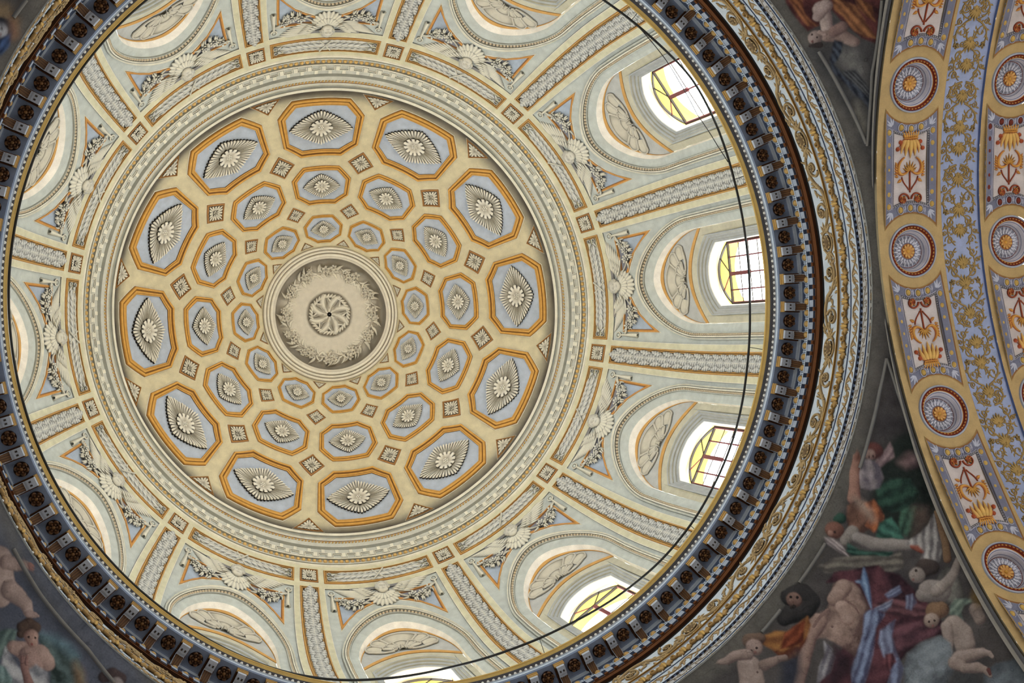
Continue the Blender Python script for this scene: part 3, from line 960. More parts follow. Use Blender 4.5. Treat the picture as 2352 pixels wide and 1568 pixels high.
# ---- windows
def window(k, variant):
    M0 = np.eye(4); M0[:3, 0], M0[:3, 1], M0[:3, 2], M0[:3, 3] = (0, 1, 0), (0, 0, 1), (1, 0, 0), (XG, 0, 2.0)
    root = ob('window_%d' % (k + 1), None, M=bay_rot(k) @ M0, kind='structure', label='arched iron window with %s panes and three-part fanlight at %s' % ('large' if variant else 'small', at(k)))
    hw, zs, zc, zb = .60, 2.94, 3.42, .10
    head = lambda y: zs + (zc - zs) * np.maximum(1 - np.abs(y / hw) ** 2.2, 0)
    def bar(nm, y0, z0, y1, z1, w, mat, d=.02):
        L = math.hypot(y1 - y0, z1 - z0); a = math.atan2(z1 - z0, y1 - y0)
        g = G(); n = np.array([-math.sin(a), math.cos(a)]) * w / 2
        q = [(y0 + n[0], z0 + n[1]), (y0 - n[0], z0 - n[1]), (y1 - n[0], z1 - n[1]), (y1 + n[0], z1 + n[1])]
        V = [(y, z - 2.0, x) for x in (-d, d) for y, z in q]
        g.add(V, [[0, 1, 2, 3], [4, 5, 6, 7], [0, 1, 5, 4], [1, 2, 6, 5], [2, 3, 7, 6], [3, 0, 4, 7]], (1, 1, 1))
        part(nm, g.mesh(nm, mat, False), root)
    def pane(pts, mat):
        g = G(); g.add([(y, z - 2.0, .01) for y, z in pts], [list(range(len(pts)))], (1, 1, 1))
        part('pane', g.mesh('pane', mat, False), root)
    ys = np.linspace(-hw, hw, 33)
    g = G(); fr = np.c_[np.r_[-hw, ys, hw], np.r_[zb, head(ys), zb] - 2.0]
    for d0, d1 in ((-.02, .02),):
        a = np.stack([fr[:, 0], fr[:, 1], np.full(len(fr), d0)], -1); b = a + [0, 0, d1 - d0]
        ins = np.stack([fr[:, 0] * .955, fr[:, 1] - .022, np.full(len(fr), d0)], -1)
        g.grid(np.stack([b, a, ins, ins + [0, 0, d1 - d0]]), (1, 1, 1))
    part('frame', g.mesh('frame', M_IRON, False), root)
    bar('transom', -hw, zs, hw, zs, .045, M_IRON)
    cols = [-hw, -.30, .02, .33, hw] if not variant else [-hw, .0, hw]
    rows = [zs, 2.50, 2.11, 1.74, 1.34, .94, .54, zb] if not variant else [zs, 2.14, 1.79, 1.44, .94, .54, zb]
    for i, y in enumerate(cols[1:-1]):
        mid = abs(y) < .1
        bar('mullion', y, zb, y, zs, .028, M_REDBAR, .012)
        if mid: bar('sash_stile', y, 2.11, y, zs - .02, .075, M_REDBAR, .02)
    bar('stile', -hw + .02, zb, -hw + .02, zs, .05, M_REDBAR, .02); bar('stile', hw - .02, zb, hw - .02, zs, .05, M_REDBAR, .02)
    for z in rows[1:-1]:
        bar('glazing_bar', -hw, z, hw, z, .018, M_IRON, .006)
    bar('fan_bar', 0, zs, -.30, head(-.30), .022, M_IRON, .008); bar('fan_bar', 0.02, zs, .34, head(.34), .022, M_REDBAR, .008)
    a = [(y, head(y)) for y in np.linspace(-hw, -.30, 7)]; pane(a + [(0, zs), (-hw, zs)], M_CLEAR)
    a = [(y, head(y)) for y in np.linspace(-.30, .34, 9)]; pane(a + [(0, zs)], M_CLEAR)
    a = [(y, head(y)) for y in np.linspace(.34, hw, 6)]; pane(a + [(hw, zs), (0, zs)], M_CLEAR)
    for z1, z0 in zip(rows[:-1], rows[1:]):
        for y0, y1 in zip(cols[:-1], cols[1:]):
            pane([(y0, z0), (y1, z0), (y1, z1), (y0, z1)], M_CLEAR)
for k in range(12):
    window(k, k in (1, 2, 5, 6))


# ---- spandrels: winged cherub heads with festoons, framed triangles and scroll brackets
def feather(L, W):
    g = G(); leaf(g, flat, 0, 0, 0, L, W, 0, .02, LITE, SILVD * 1.1, 0, 10, 5, 1.7, .25, SILVD * .35)
    return g.mesh('feather', M_STUCCO, 2)
FEATH = [feather(.62, .085), feather(.44, .085), feather(.24, .085)]


def cherub(lb):
    M0 = TS(.15, 58.7, .03)
    root = ob('cherub_head', None, M=bay_rot(0) @ M0, label=lb, cat='cherub', group='winged cherub heads in the spandrels')
    sk, skd = lin((214, 211, 200)), lin((128, 126, 118))
    g = G()                                                  # face: oval relief with brow, eyes, nose, mouth
    n, m = 40, 14
    a = np.linspace(0, 2 * np.pi, n, endpoint=False)[None]; u = np.linspace(.02, 1, m)[:, None]
    X = .124 * u * np.cos(a); Y = .146 * u * np.sin(a)
    H = .035 + .085 * np.sqrt(np.maximum(1 - u ** 2 * .96, 0)) + 0 * a
    gs = lambda x, y, sx, sy: np.exp(-((X - x) / sx) ** 2 - ((Y - y) / sy) ** 2)
    H = H + .030 * gs(0, .012, .016, .030) + .018 * gs(0, .028, .022, .012) - .016 * (gs(-.042, -.012, .024, .016) + gs(.042, -.012, .024, .016)) + .012 * (gs(-.055, .05, .03, .03) + gs(.055, .05, .03, .03)) + .01 * gs(0, .068, .03, .01) + .012 * gs(0, .11, .03, .02)
    c = mixc(sk, skd, np.clip(.85 * (gs(-.042, -.010, .022, .009) + gs(.042, -.010, .022, .009)) + .8 * gs(0, .075, .028, .006) + .45 * gs(.014, .034, .007, .007) + .45 * gs(-.014, .034, .007, .007) + .5 * (gs(-.045, -.036, .03, .007) + gs(.045, -.036, .03, .007)) + .7 * sm(u, .88, 1) + 0 * a, 0, 1))
    g.grid(flat(X, Y, H), c, closev=True)
    part('face', g.mesh('face', M_STUCCO, 2), root)
    g = G(); r_ = random.Random(5)
    for i in range(26):
        a_ = math.pi + math.pi * (i % 13 + .5) / 13 if i < 20 else (math.pi * .92 if i % 2 else math.pi * .08)
        rr = 1.02 if i < 13 else .82
        ball(g, flat, .128 * rr * math.cos(a_) + r_.uniform(-.008, .008), .15 * rr * math.sin(a_) + r_.uniform(-.008, .008), .05 + (.03 if i >= 13 else 0), .034, lin((196, 193, 182)), 8, 4)
        ribbon(g, flat, spiral(.128 * rr * math.cos(a_), .15 * rr * math.sin(a_), .004, .026, r_.uniform(0, 360), r_.uniform(400, 640), 12), .008, .07 + (.03 if i >= 13 else 0), .01, SILV, skd * .6, 3)
    part('hair', g.mesh('hair', M_STUCCO, 2), root)
    g = G()
    for i in range(11):
        a_ = 90 + (i - 5) * 15.5
        leaf(g, flat, .05 * math.cos(rad(a_)), .13 + .03 * math.sin(rad(a_)), a_, .34 - .012 * abs(i - 5), .125, .012 + .004 * (i % 2), .022, LITE, SILVD, 0, 10, 5, 1.5, 0, SILVD * .35)
    for i in range(9):
        a_ = 90 + (i - 4) * 20
        leaf(g, flat, .04 * math.cos(rad(a_)), .12, a_, .20, .11, .035, .02, LITE, SILVD, 0, 8, 5, 1.5, 0, SILVD * .35)
    part('feather_collar', g.mesh('feather_collar', M_STUCCO, 2), root)
    for sg in (-1, 1):
        g = G()
        ribbon(g, flat, bez((.12 * sg, .10), (.24 * sg, .15), (.34 * sg, .05), (.40 * sg, -.06)), .085, .01, .05, sk, skd, 6)
        w = part('wing', g.mesh('wing', M_STUCCO, 2), root)
        def at_(x, y, ang, h, s=1.0):
            M = np.eye(4); c_, s_ = math.cos(rad(ang)), math.sin(rad(ang))
            M[:2, 0] = s * c_, s * s_; M[:2, 1] = -s * s_, s * c_; M[2, 2] = s; M[:3, 3] = x, y, h
            return M
        for i in range(8):
            x, y = (.16 + .030 * i) * sg, .15 - .022 * i
            ang = 4 - 2.4 * i
            part('feather', FEATH[0], w, at_(x, y, ang if sg > 0 else 180 - ang, .018 + .004 * i, .72 + .04 * i))
        for i in range(7):
            x, y = (.15 + .03 * i) * sg, .11 - .022 * i
            ang = 8 - 3 * i
            part('feather', FEATH[1], w, at_(x, y, ang if sg > 0 else 180 - ang, .04 + .004 * i, .62))
        for i in range(5):
            x, y = (.15 + .04 * i) * sg, .08 - .028 * i
            part('feather', FEATH[2], w, at_(x, y, (20 - 8 * i) if sg > 0 else 160 + 8 * i, .065, .7))
    g = G()
    mpz = local(0, 58.0)
    frame(g, mpz, [(-.68, -.035), (.66, -.035), (.66, .035), (-.68, .035)], [(-.66, -.015), (.64, -.015), (.64, .015), (-.66, .015)], [(0, .0, GRYD * .6), (.1, .03, lin((128, 126, 126))), (1, .035, lin((148, 146, 144)))], 6)
    fill(g, mpz, [(-.66, -.015), (.64, -.015), (.64, .015), (-.66, .015)], .035, lin((140, 138, 138)), 3, 6)
    part('back_bar', g.mesh('back_bar', M_PLASTER, True, M0), root)
    return root
around(cherub, lambda k: 'grey winged cherub head with feather collar above the arch at %s' % at(k))

FL = []
for v_ in range(3):
    g = G()
    relief(g, flat, lambda t, v_=v_: .085 + .012 * np.cos((5 + v_) * t), 5 + v_, .01, .05, .35, LITE, SILV, SILVD * .6, (.25, .5, .75, .9, 1), 7)
    relief(g, flat, lambda t: .045 + 0 * t, 5, .04, .03, .35, LITE, SILV, SILVD * .5, (.4, .75, 1), 6)
    ball(g, flat, 0, 0, .06, .016, SILVD, 6, 3)
    FL.append(g.mesh('flower', M_STUCCO, 2))
g = G(); ball(g, flat, 0, 0, 0, .055, lin((206, 204, 196)), 10, 5); FRUIT = g.mesh('fruit', M_STUCCO, 2)
g = G(); leaf(g, flat, 0, 0, 0, .20, .062, 0, .03, LITE, SILVD, 0, 8, 5, .6, .4, SILVD * .6); FLEAF = g.mesh('leaf', M_STUCCO, 2)
g = G(); leaf(g, flat, 0, 0, 0, .17, .030, 0, .02, LITE, SILVD, 0, 6, 3, .6, .7, SILVD * .6); SPIKE = g.mesh('leaf', M_STUCCO, 2)


def festoon(sg):
    def build(lb):
        M0 = TS(7 * sg, 61.6, .0)
        root = ob('festoon', None, M=bay_rot(0) @ M0, label=lb, cat='festoon', group='flower festoons of the spandrels')
        pth = bez((9.7, 60.2), (9.0, 61.4), (7.2, 62.9), (5.2, 62.6), (2.6, 60.4), n=41)
        mp = lambda X, Y, h: surf(np.asarray(X) * sg, Y, h)
        for q, ww in ((slice(0, 12), .42), (slice(30, 41), .34)):
            g = G(); ribbon(g, mp, pth[q], ww, .02, .03, LITE, SILVD, 4)
            part('ribbon', g.mesh('ribbon', M_STUCCO, 2, M0), root)
        r = random.Random(11)
        for i in range(26):
            p = pth[6 + i]
            for s2 in (-1, 1):
                if r.random() < .8:
                    a_ = math.degrees(math.atan2(62.0 - 58, 0)) * 0 + r.uniform(20, 75) * s2 + (150 if r.random() < .5 else 30)
                    part('leaf', SPIKE if r.random() < .45 else FLEAF, root, iv(M0) @ TS(p[0] * sg, p[1], .03 + r.uniform(0, .02), a_ if sg > 0 else 180 - a_, r.uniform(.65, 1.0)))
        for i, q in enumerate((10, 15, 19, 24, 28)):
            p = pth[q]
            part('flower' if i % 2 == 0 else 'fruit', FL[i % 3] if i % 2 == 0 else FRUIT, root, iv(M0) @ TS((p[0] + r.uniform(-.3, .3)) * sg, p[1] + r.uniform(-.3, .3), .05, r.uniform(0, 70), r.uniform(.8, 1.0)))
            part('fruit', FRUIT, root, iv(M0) @ TS((p[0] + .6) * sg, p[1] + r.uniform(-.7, .7), .04, 0, r.uniform(.5, .8)))
        return root
    return build


def spandrel_panel(sg):
    def build(lb):
        M0 = TS(7 * sg, 63, .0)
        root = ob('spandrel_panel', None, M=bay_rot(0) @ M0, label=lb, cat='panel', group='triangular blue panels of the spandrels')
        o = [(9.95, 59.95), (9.85, 68.9), (8.1, 66.0), (6.3, 63.95), (4.2, 62.6), (2.1, 61.6), (1.2, 59.95)]
        i = [(9.35, 60.4), (9.3, 67.0), (7.8, 65.0), (6.1, 63.2), (4.1, 61.9), (2.6, 61.15), (2.1, 60.4)]
        mp = lambda X, Y, h: surf(np.asarray(X) * sg, Y, h)
        g = G()
        frame(g, mp, o, i, [(-.2, .003, LITE), (0, .012, LITE), (.05, .025, BRN), (.4, .03, lin((204, 150, 84))), (.7, .03, lin((190, 132, 66))), (.75, .018, BRN), (1.0, .006, BRN)], 4)
        part('frame', g.mesh('frame', M_GILT, True, M0), root)
        g = G(); a = np.array(i); c = np.array([7.0, 62.0])
        o_ = subdiv(a, 4); u = np.linspace(.02, 1, 5)[:, None, None]; P = c + (o_[None] - c) * u
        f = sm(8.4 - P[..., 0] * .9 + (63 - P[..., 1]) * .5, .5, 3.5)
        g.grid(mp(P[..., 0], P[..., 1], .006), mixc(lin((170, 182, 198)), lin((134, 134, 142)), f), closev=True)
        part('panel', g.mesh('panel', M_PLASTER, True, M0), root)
        return root
    return build


def bracket(sg):
    def build(lb):
        M0 = TS(10.7 * sg, 60, .0)
        root = ob('scroll_bracket', None, M=bay_rot(0) @ M0, label=lb, cat='ornament', group='grey scroll brackets of the spandrels')
        mp = lambda X, Y, h: surf((10.68 + np.degrees(np.asarray(X, float) / 5.6)) * sg, 59.1 + np.degrees(np.asarray(Y, float) / RHO), h)
        g = G()
        a = np.linspace(0, 2 * np.pi, 20, endpoint=False)
        for r0, r1, h0, h1, c in ((.066, .066, 0, .035, SILVD), (.066, .05, .035, .045, LITE), (.05, .03, .045, .028, GRYD), (.03, .022, .028, .045, LITE), (.022, .001, .045, .045, GRY)):
            g.grid(mp(np.outer([r0, r1], np.cos(a)), np.outer([r0, r1], np.sin(a)), np.array([[h0], [h1]])), c, closev=True)
        part('disc', g.mesh('disc', M_STUCCO, True, M0), root)
        g = G(); ribbon(g, mp, [(-.004, .06), (-.006, .2), (-.01, .35), (-.01, .46)], [.05, .07, .10, .115], .0, .06, LITE, GRYD, 7)
        ribbon(g, mp, [(-.01, .46), (-.01, .49), (-.01, .52)], [.10, .125, .06], .0, .07, LITE, GRYD, 7)
        part('tube', g.mesh('tube', M_STUCCO, True, M0), root)
        return root
    return build
for sg, nm in ((-1, 'earlier'), (1, 'later')):
    w = 'anticlockwise' if sg < 0 else 'clockwise'
    around(spandrel_panel(sg), lambda k: 'triangular blue panel with ochre frame on the %s side of the cherub at %s' % (w, at(k)))
    around(festoon(sg), lambda k: 'grey flower and fruit festoon on the %s side of the cherub at %s' % (w, at(k)))
    around(bracket(sg), lambda k: 'grey disc with hanging scroll tube on the %s side of the spandrel at %s' % (w, at(k)))
# ------------------------------------------------------------------ the great cornice at the foot of the dome
BLG = lin((128, 140, 162)); BLW = lin((196, 206, 216)); BLD = lin((96, 108, 132)); GLD = lin((184, 148, 88)); GLDD = lin((104, 76, 38)); DKB = lin((96, 60, 36)); DKB2 = lin((54, 34, 22)); LIP = lin((190, 160, 96)); DGR = lin((86, 84, 86))
g = G()
rows = [((6.57, .03), GRY), ((6.03, .03), GRY), ((6.0, .02), LIP), ((5.985, -.01), LIP), ((5.985, -.045), LIP), ((6.0, -.075), lin((160, 130, 74))), ((6.03, -.10), LIP), ((6.035, -.105), DGR), ((6.075, -.125), DGR), ((6.075, -.20), DGR), ((6.05, -.205), BLG), ((6.05, -.255), DGR),
        ((6.07, -.26), BLW), ((6.085, -.295), BLW), ((6.075, -.30), BLW), ((6.095, -.322), BLG), ((6.42, -.322), BLG), ((6.44, -.33), BLG), ((6.455, -.36), BLW), ((6.46, -.42), BLW), ((6.455, -.43), BLD), ((6.50, -.435), BLD), ((6.50, -.615), BLD),
        ((6.455, -.62), BLW), ((6.45, -.65), BLW), ((6.49, -.655), BLD), ((6.505, -.66), lin((88, 96, 112))), ((6.505, -.835), lin((88, 96, 112))), ((6.46, -.84), DKB), ((6.46, -.865), DKB), ((6.47, -.87), DKB2), ((6.475, -.95), DKB), ((6.455, -.955), DKB), ((6.455, -1.0), DKB), ((6.50, -1.01), DKB2), ((6.505, -1.06), BLK),
        ((6.50, -1.065), WHT), ((6.50, -1.085), BLW), ((6.50, -1.50), BLW)]
lathe(g, rows, 336)
co = ob('trim_4', g.mesh('cornice', M_PLASTER), M=rotz(PH), kind='structure', label='great painted cornice ring with gilt lip and blue soffit')
g = G()
rows = [((6.50, -1.50), GLD), ((6.465, -1.51), GLD), ((6.46, -1.54), GLD), ((6.475, -1.545), GLDD), ((6.475, -1.56), GLD), ((6.46, -1.565), GLD), ((6.46, -1.60), GLDD), ((6.48, -1.605), BLW), ((6.49, -1.70), BLW), ((6.50, -1.84), BLW), ((6.51, -1.845), BLD), ((6.525, -1.85), BLD), ((6.525, -1.875), BLD), ((6.50, -1.88), BLW), ((6.50, -2.11), BLW),
        ((6.52, -2.115), BLD), ((6.52, -2.205), BLD), ((6.495, -2.21), lin((186, 186, 186))), ((6.495, -2.34), lin((186, 186, 186))), ((6.53, -2.345), BLD), ((6.53, -2.41), BLD), ((6.475, -2.415), BLW), ((6.47, -2.44), BLW), ((6.48, -2.445), lin((182, 180, 176))), ((6.47, -2.56), lin((182, 180, 176))), ((6.455, -2.565), BLW), ((6.45, -2.60), BLW), ((6.40, -2.605), GRYD)]
lathe(g, rows, 336)
en = ob('trim_5', g.mesh('architrave', M_PLASTER), M=rotz(PH), kind='structure', label='architrave ring with gilt leaf moulding and painted scroll bands')

# small bead strings (too small to pick apart): stuff
def string(parent, nm, n, R, z, r, col, mat=M_STUCCO, el=1.0, fz=1.0):
    g = G(); b = G(); ball(b, flat, 0, 0, 0, r, col, 6, 3, fz, el)
    for i in range(n):
        g.merge(b, TR(R, z, 360.0 * i / n))
    part(nm, g.mesh(nm, mat, 2), parent, kind='stuff')
string(co, 'pearl_string', 420, 6.055, -.23, .026, lin((232, 230, 222)), M_STUCCO, 1.0, 1.3)
string(en, 'dark_bead_string', 460, 6.515, -2.16, .030, lin((40, 38, 42)), M_STUCCO, .85)

# eggs, darts and dentils
NE = 222
g = G(); ball(g, flat, 0, 0, 0, .052, GLD, 12, 6, .9, 1.35)
EGG = g.mesh('egg', M_GILT, 2)
g = G(); a_ = np.linspace(0, 2 * np.pi, 17); ribbon(g, flat, np.c_[.064 * np.cos(a_), .084 * np.sin(a_)], .020, 0, .022, BLW, BLD, 4, True)
EGGR = g.mesh('egg_ring', M_STUCCO, 2)
g = G(); leaf(g, flat, 0, -.08, 90, .16, .034, 0, .02, BLW, BLD, 0, 6, 3); leaf(g, flat, -.02, -.07, 75, .12, .02, 0, .015, BLW, BLD, 0, 5, 3); leaf(g, flat, .02, -.07, 105, .12, .02, 0, .015, BLW, BLD, 0, 5, 3)
DART = g.mesh('dart', M_STUCCO, 2)
def boxm(sx, sy, sz, top, side):
    g = G(); V = np.array([[x * sx / 2, y * sy / 2, z * sz] for z in (0, 1) for x, y in ((-1, -1), (1, -1), (1, 1), (-1, 1))])
    g.add(V[4:], [[0, 1, 2, 3]], top); g.add(V, [[0, 1, 5, 4], [1, 2, 6, 5], [2, 3, 7, 6], [3, 0, 4, 7]], side)
    return g
DENT = boxm(.110, .125, .055, lin((156, 165, 180)), lin((104, 112, 130))).mesh('dentil', M_PLASTER, False)
TAB = boxm(.06, .055, .04, DKB, DKB).mesh('tab', M_PLASTER, False)
st = 360.0 / NE
for i in range(NE):
    part('egg', EGG, co, TR(6.495, -.525, st * i))
    part('egg_ring', EGGR, co, TR(6.495, -.525, st * i))
    part('dart', DART, co, TR(6.495, -.53, st * (i + .5)))
    part('dentil', DENT, co, TR(6.505, -.725, st * (i + .2)))
    part('tab', TAB, co, TR(6.475, -.825, st * (i + .7)))

# modillions and roses of the soffit
g = G()
PF = [(-.165, -.005), (-.165, .075), (-.15, .10), (-.10, .105), (-.03, .10), (.0, .085), (.03, .09), (.09, .125), (.15, .165), (.18, .17), (.18, -.005)]
def extr(g, pf, w0, w1, col, side):
    p = np.array(pf)
    a = np.c_[np.full(len(p), -w0), p[:, 0], p[:, 1]]; b = np.c_[np.full(len(p), w1), p[:, 0], p[:, 1]]
    for i in range(len(p) - 1):
        c = col(p[i], p[i + 1]) if callable(col) else col
        g.grid(np.stack([np.stack([a[i], a[i + 1]]), np.stack([b[i], b[i + 1]])]), c)
    g.add(a, [list(range(len(p)))], side); g.add(b, [list(range(len(p)))[::-1]], side)
extr(g, PF, .068, .068, lin((186, 192, 202)), DKB2)
MOD_B = g.mesh('body', M_PLASTER, False)
g = G(); extr(g, [(-.20, 0), (-.20, .03), (-.185, .035), (-.185, .06), (-.17, .07), (-.15, .07), (-.15, 0)], .088, .088, GLD, GLDD); MOD_F = g.mesh('gilt_face', M_GILT, False)
g = G()
for sx in (-.028, .028):
    e = boxm(.026, .034, .012, lin((70, 62, 56)), BLW); M = np.eye(4); M[:3, 3] = (sx, -.075, .10); g.merge(e, M)
MOD_E = g.mesh('sunk_eyes', M_PLASTER, False)
def modleaf():
    g = G()
    v = np.linspace(0, 1, 10)[:, None]; u = np.linspace(-1, 1, 11)[None]
    w = .066 * (1 - .25 * v ** 3) * (1 - .10 * np.abs(np.cos(v * 12)))
    Y = .012 + .165 * v + 0 * u; X = u * w
    H = np.interp(Y, [0, .03, .09, .15, .18], [.088, .092, .128, .168, .172]) + .012 + .018 * (1 - u ** 2) + .010 * np.cos(u * 11)
    g.grid(flat(X, Y, H), mixc(DKB2, lin((128, 88, 46)), np.clip(.5 + .5 * np.cos(u * 11 + v * 3), 0, 1) * (.5 + .5 * v)))
    return g.mesh('acanthus', M_GILT, 2)
MOD_L = modleaf()
g = G(); frame(g, flat, [(-.088, -.2), (.088, -.2), (.088, .18), (-.088, .18)], [(-.066, -.17), (.066, -.17), (.066, .18), (-.066, .18)], [(0, 0, DKB2), (.1, .03, DKB2), (.6, .03, DKB), (1, .02, DKB2)], 2)
MOD_C = g.mesh('cap_moulding', M_PLASTER, False)
g = G()
a_ = np.linspace(0, 2 * np.pi, 20, endpoint=False)
g.grid(flat(np.outer([.108, .001], np.cos(a_)), np.outer([.108, .001], np.sin(a_)), np.array([[.006], [.012]])), DKB2 * .8, closev=True)
ROSE_B = g.mesh('disc', M_PLASTER)
g = G(); relief(g, flat, lambda t: .082 + .022 * np.abs(np.cos(3 * t)), 6, .0, .07, .12, lin((104, 70, 40)), lin((74, 50, 32)), DKB2 * .7, (.3, .55, .75, .9, 1), 8, cx=0, cy=0, amp=.012)
PETALS = g.mesh('petals', M_GILT, 2)
g = G(); ball(g, flat, 0, 0, .045, .028, lin((120, 84, 46)), 10, 4)
for q in range(6):
    ball(g, flat, .045 * math.cos(q * 1.047), .045 * math.sin(q * 1.047), .04, .020, lin((92, 62, 38)), 7, 3)
HEART = g.mesh('heart', M_GILT, 2)

def TSOF(R, az):
    """frame on the soffit: x along the ring, y outwards, z down"""
    a = rad(az); M = np.eye(4)
    M[:3, 0], M[:3, 1], M[:3, 2] = (math.sin(a), -math.cos(a), 0), (math.cos(a), math.sin(a), 0), (0, 0, -1)
    M[:3, 3] = (R * math.cos(a), R * math.sin(a), -.322)
    return M


MP = 360.0 / 84
ROSE0 = ROSE_PHASE = 0.0
for j in range(84):
    az = ROSE0 + MP * j
    hour = int(((az + 0.01) % 360) // 30); i7 = int(round((az - 30 * hour - ROSE0 % MP) / MP)) % 7
    r = ob('cornice_rose', None, M=rotz(PH) @ TSOF(6.265, az), label="dark gilt rose under the cornice, %s clockwise past %s" % (ORD[i7], at(hour)), cat='rose', group='gilt roses under the cornice')
    part('disc', ROSE_B, r); part('petals', PETALS, r); part('heart', HEART, r)
    m = ob('modillion', None, M=rotz(PH) @ TSOF(6.305, az + MP / 2), label="scrolled cornice bracket with gilt leaf, %s clockwise past %s" % (ORD[i7], at(hour)), cat='bracket', group='scrolled brackets under the cornice')
    for nm, me in (('body', MOD_B), ('gilt_face', MOD_F), ('sunk_eyes', MOD_E), ('acanthus', MOD_L), ('cap_moulding', MOD_C)):
        part(nm, me, m)

# gilt leaf-and-bud moulding, frieze scrolls, vine and link bands
NL = 105
g = G()
for sg in (-1, 1):
    for q, (x, y, a, L, W) in enumerate(((0, .08, -90 + 14 * sg, .2, .085), (.02 * sg, .08, -90 + 40 * sg, .19, .08), (.03 * sg, .085, -90 + 66 * sg, .14, .07))):
        leaf(g, flat, x, y, a, L, W, .0, .05, GLD, GLDD, 0, 8, 5, .42, 0, GLDD * .6)
leaf(g, flat, 0, .10, -90, .21, .06, .02, .04, lin((214, 176, 100)), GLDD, 0, 8, 5, .5)
GLEAF = g.mesh('gilt_leaf', M_GILT, 2)
g = G(); ribbon(g, flat, spiral(0, 0, .01, .068, 90, 540, 26), .034, .01, .04, GLD, GLDD, 5); ball(g, flat, 0, 0, .0, .05, GLDD, 8, 3, .6)
BUD = g.mesh('gilt_bud', M_GILT, 2)
g = G()
for sg in (-1, 1):
    ribbon(g, flat, bez((.08 * sg, .12), (.16 * sg, .08), (.08 * sg, -.03), (.05 * sg, -.10)), .02, .0, .02, WHT, BLW, 3)
SPLIT = g.mesh('white_scroll', M_STUCCO, 2)
for i in range(NL):
    part('gilt_leaf', GLEAF, en, TR(6.49, -1.715, 360.0 / NL * i))
    part('gilt_bud', BUD, en, TR(6.49, -1.705, 360.0 / NL * (i + .5)))
    part('white_scroll', SPLIT, en, TR(6.495, -1.73, 360.0 / NL * (i + .5)))

SC1, SC2 = lin((184, 158, 112)), lin((108, 86, 56))
def cyl(R, z0, L):
    return lambda X, Y, h: rz(R - np.asarray(h), z0 - np.asarray(Y, float), np.degrees(np.asarray(X, float) / R))
def frieze_unit(v):
    """about 1.45 m of acanthus scroll with an oval boss"""
    g = G(); mp = cyl(6.5, -1.29, 0); r = random.Random(v)
    up = 1 if v % 2 else -1
    ribbon(g, mp, bez((-.74, .12 * up), (-.5, -.22 * up), (-.2, -.2 * up), (0, .10 * up), n=20), np.linspace(.03, .075, 20), 0, .035, SC1, SC2, 5)
    ribbon(g, mp, bez((0, .1 * up), (.25, .26 * up), (.5, .16 * up), (.72, .12 * -up), n=20), np.linspace(.075, .03, 20), 0, .035, SC1, SC2, 5)
    ribbon(g, mp, spiral(-.36, .03 * up, .03, .15, 0, 430 * up, 30), np.linspace(.03, .05, 30), .0, .035, SC1, SC2, 5)
    ribbon(g, mp, spiral(.36, -.02 * up, .03, .15, 180, 180 - 430 * up, 30), np.linspace(.03, .05, 30), .0, .035, SC1, SC2, 5)
    for x, y in ((-.36, .03 * up), (.36, -.02 * up)):
        relief(g, lambda X, Y, h, x=x, y=y: mp(np.asarray(X) + x, np.asarray(Y) + y, h), lambda t: .055 + .01 * np.cos(6 * t), 6, .01, .03, .3, SC1, SC2, SC2 * .6, (.4, .7, .9, 1), 5)
    for q in range(34):
        x = r.uniform(-.72, .72); y = .15 * math.sin(x * 4.2) * up + r.uniform(-.10, .10)
        leaf(g, mp, x, y, r.uniform(0, 360), r.uniform(.09, .17), r.uniform(.035, .06), .005, .025, SC1, SC2, 0, 6, 3, .5, .4, SC2 * .7)
    return g
def boss_unit():
    g = G(); mp = cyl(6.5, -1.29, 0); a = np.linspace(0, 2 * np.pi, 29)
    ribbon(g, mp, np.c_[.17 * np.cos(a), .14 * np.sin(a)], .035, 0, .03, SC1, SC2, 5, True)
    relief(g, mp, lambda t: .125 - .025 * np.sin(t) ** 2, 9, .0, .05, .3, SC1, SC2, SC2 * .6, (.3, .6, .85, 1), 5)
    for sg in (-1, 1):
        for q in (-50, -20, 20, 50):
            leaf(g, mp, .15 * sg, .0, q + (180 if sg < 0 else 0), .20, .06, .0, .03, SC1, SC2, 0, 7, 5, .5, .3, SC2 * .7)
    return g
NF = 24
for v in range(2):
    me = frieze_unit(v).mesh('acanthus_scroll', M_GILT, 2); bo = boss_unit().mesh('oval_boss', M_GILT, 2)
    for i in range(v, NF, 2):
        part('acanthus_scroll', me, en, rotz(360.0 / NF * i + 5))
        part('oval_boss', bo, en, rotz(360.0 / NF * (i + .5) + 5))
g = G(); mp = cyl(6.5, -1.995, 0)
xs = np.linspace(-.28, .28, 29)
ribbon(g, mp, np.c_[xs, .06 * np.sin(xs / .28 * np.pi)], .022, 0, .02, SC1, SC2, 4)
for q, (x, y, a) in enumerate(((-.2, -.03, 60), (-.12, -.05, 30), (-.05, -.03, 75), (.05, .03, -75), (.13, .05, -30), (.2, .04, -100), (-.14, -.06, 110), (.14, .06, -110), (.24, .02, 30), (-.24, 0, -30), (.0, 0, 40), (0, 0, -140))):
    leaf(g, mp, x, y, a, .13, .05, .0, .02, lin((190, 164, 124)), SC2, 0, 6, 3, .5, .5, SC2)
VINE = g.mesh('vine', M_GILT, 2)
NV = 73
for i in range(NV):
    part('vine', VINE, en, rotz(360.0 / NV * i))
SL, SLD = lin((160, 146, 122)), lin((110, 104, 100))
g = G(); mp = cyl(6.495, -2.275, 0)
ribbon(g, mp, bez((-.2, .04), (-.1, .06), (.05, -.1), (.2, -.03)), .014, 0, .012, SL, SLD, 3)
for x, y, d in ((-.11, -.005, 1), (.10, .01, -1)):
    ribbon(g, mp, spiral(x, y, .008, .042, 0, 400 * d, 16), .012, 0, .012, SL, SLD, 3)
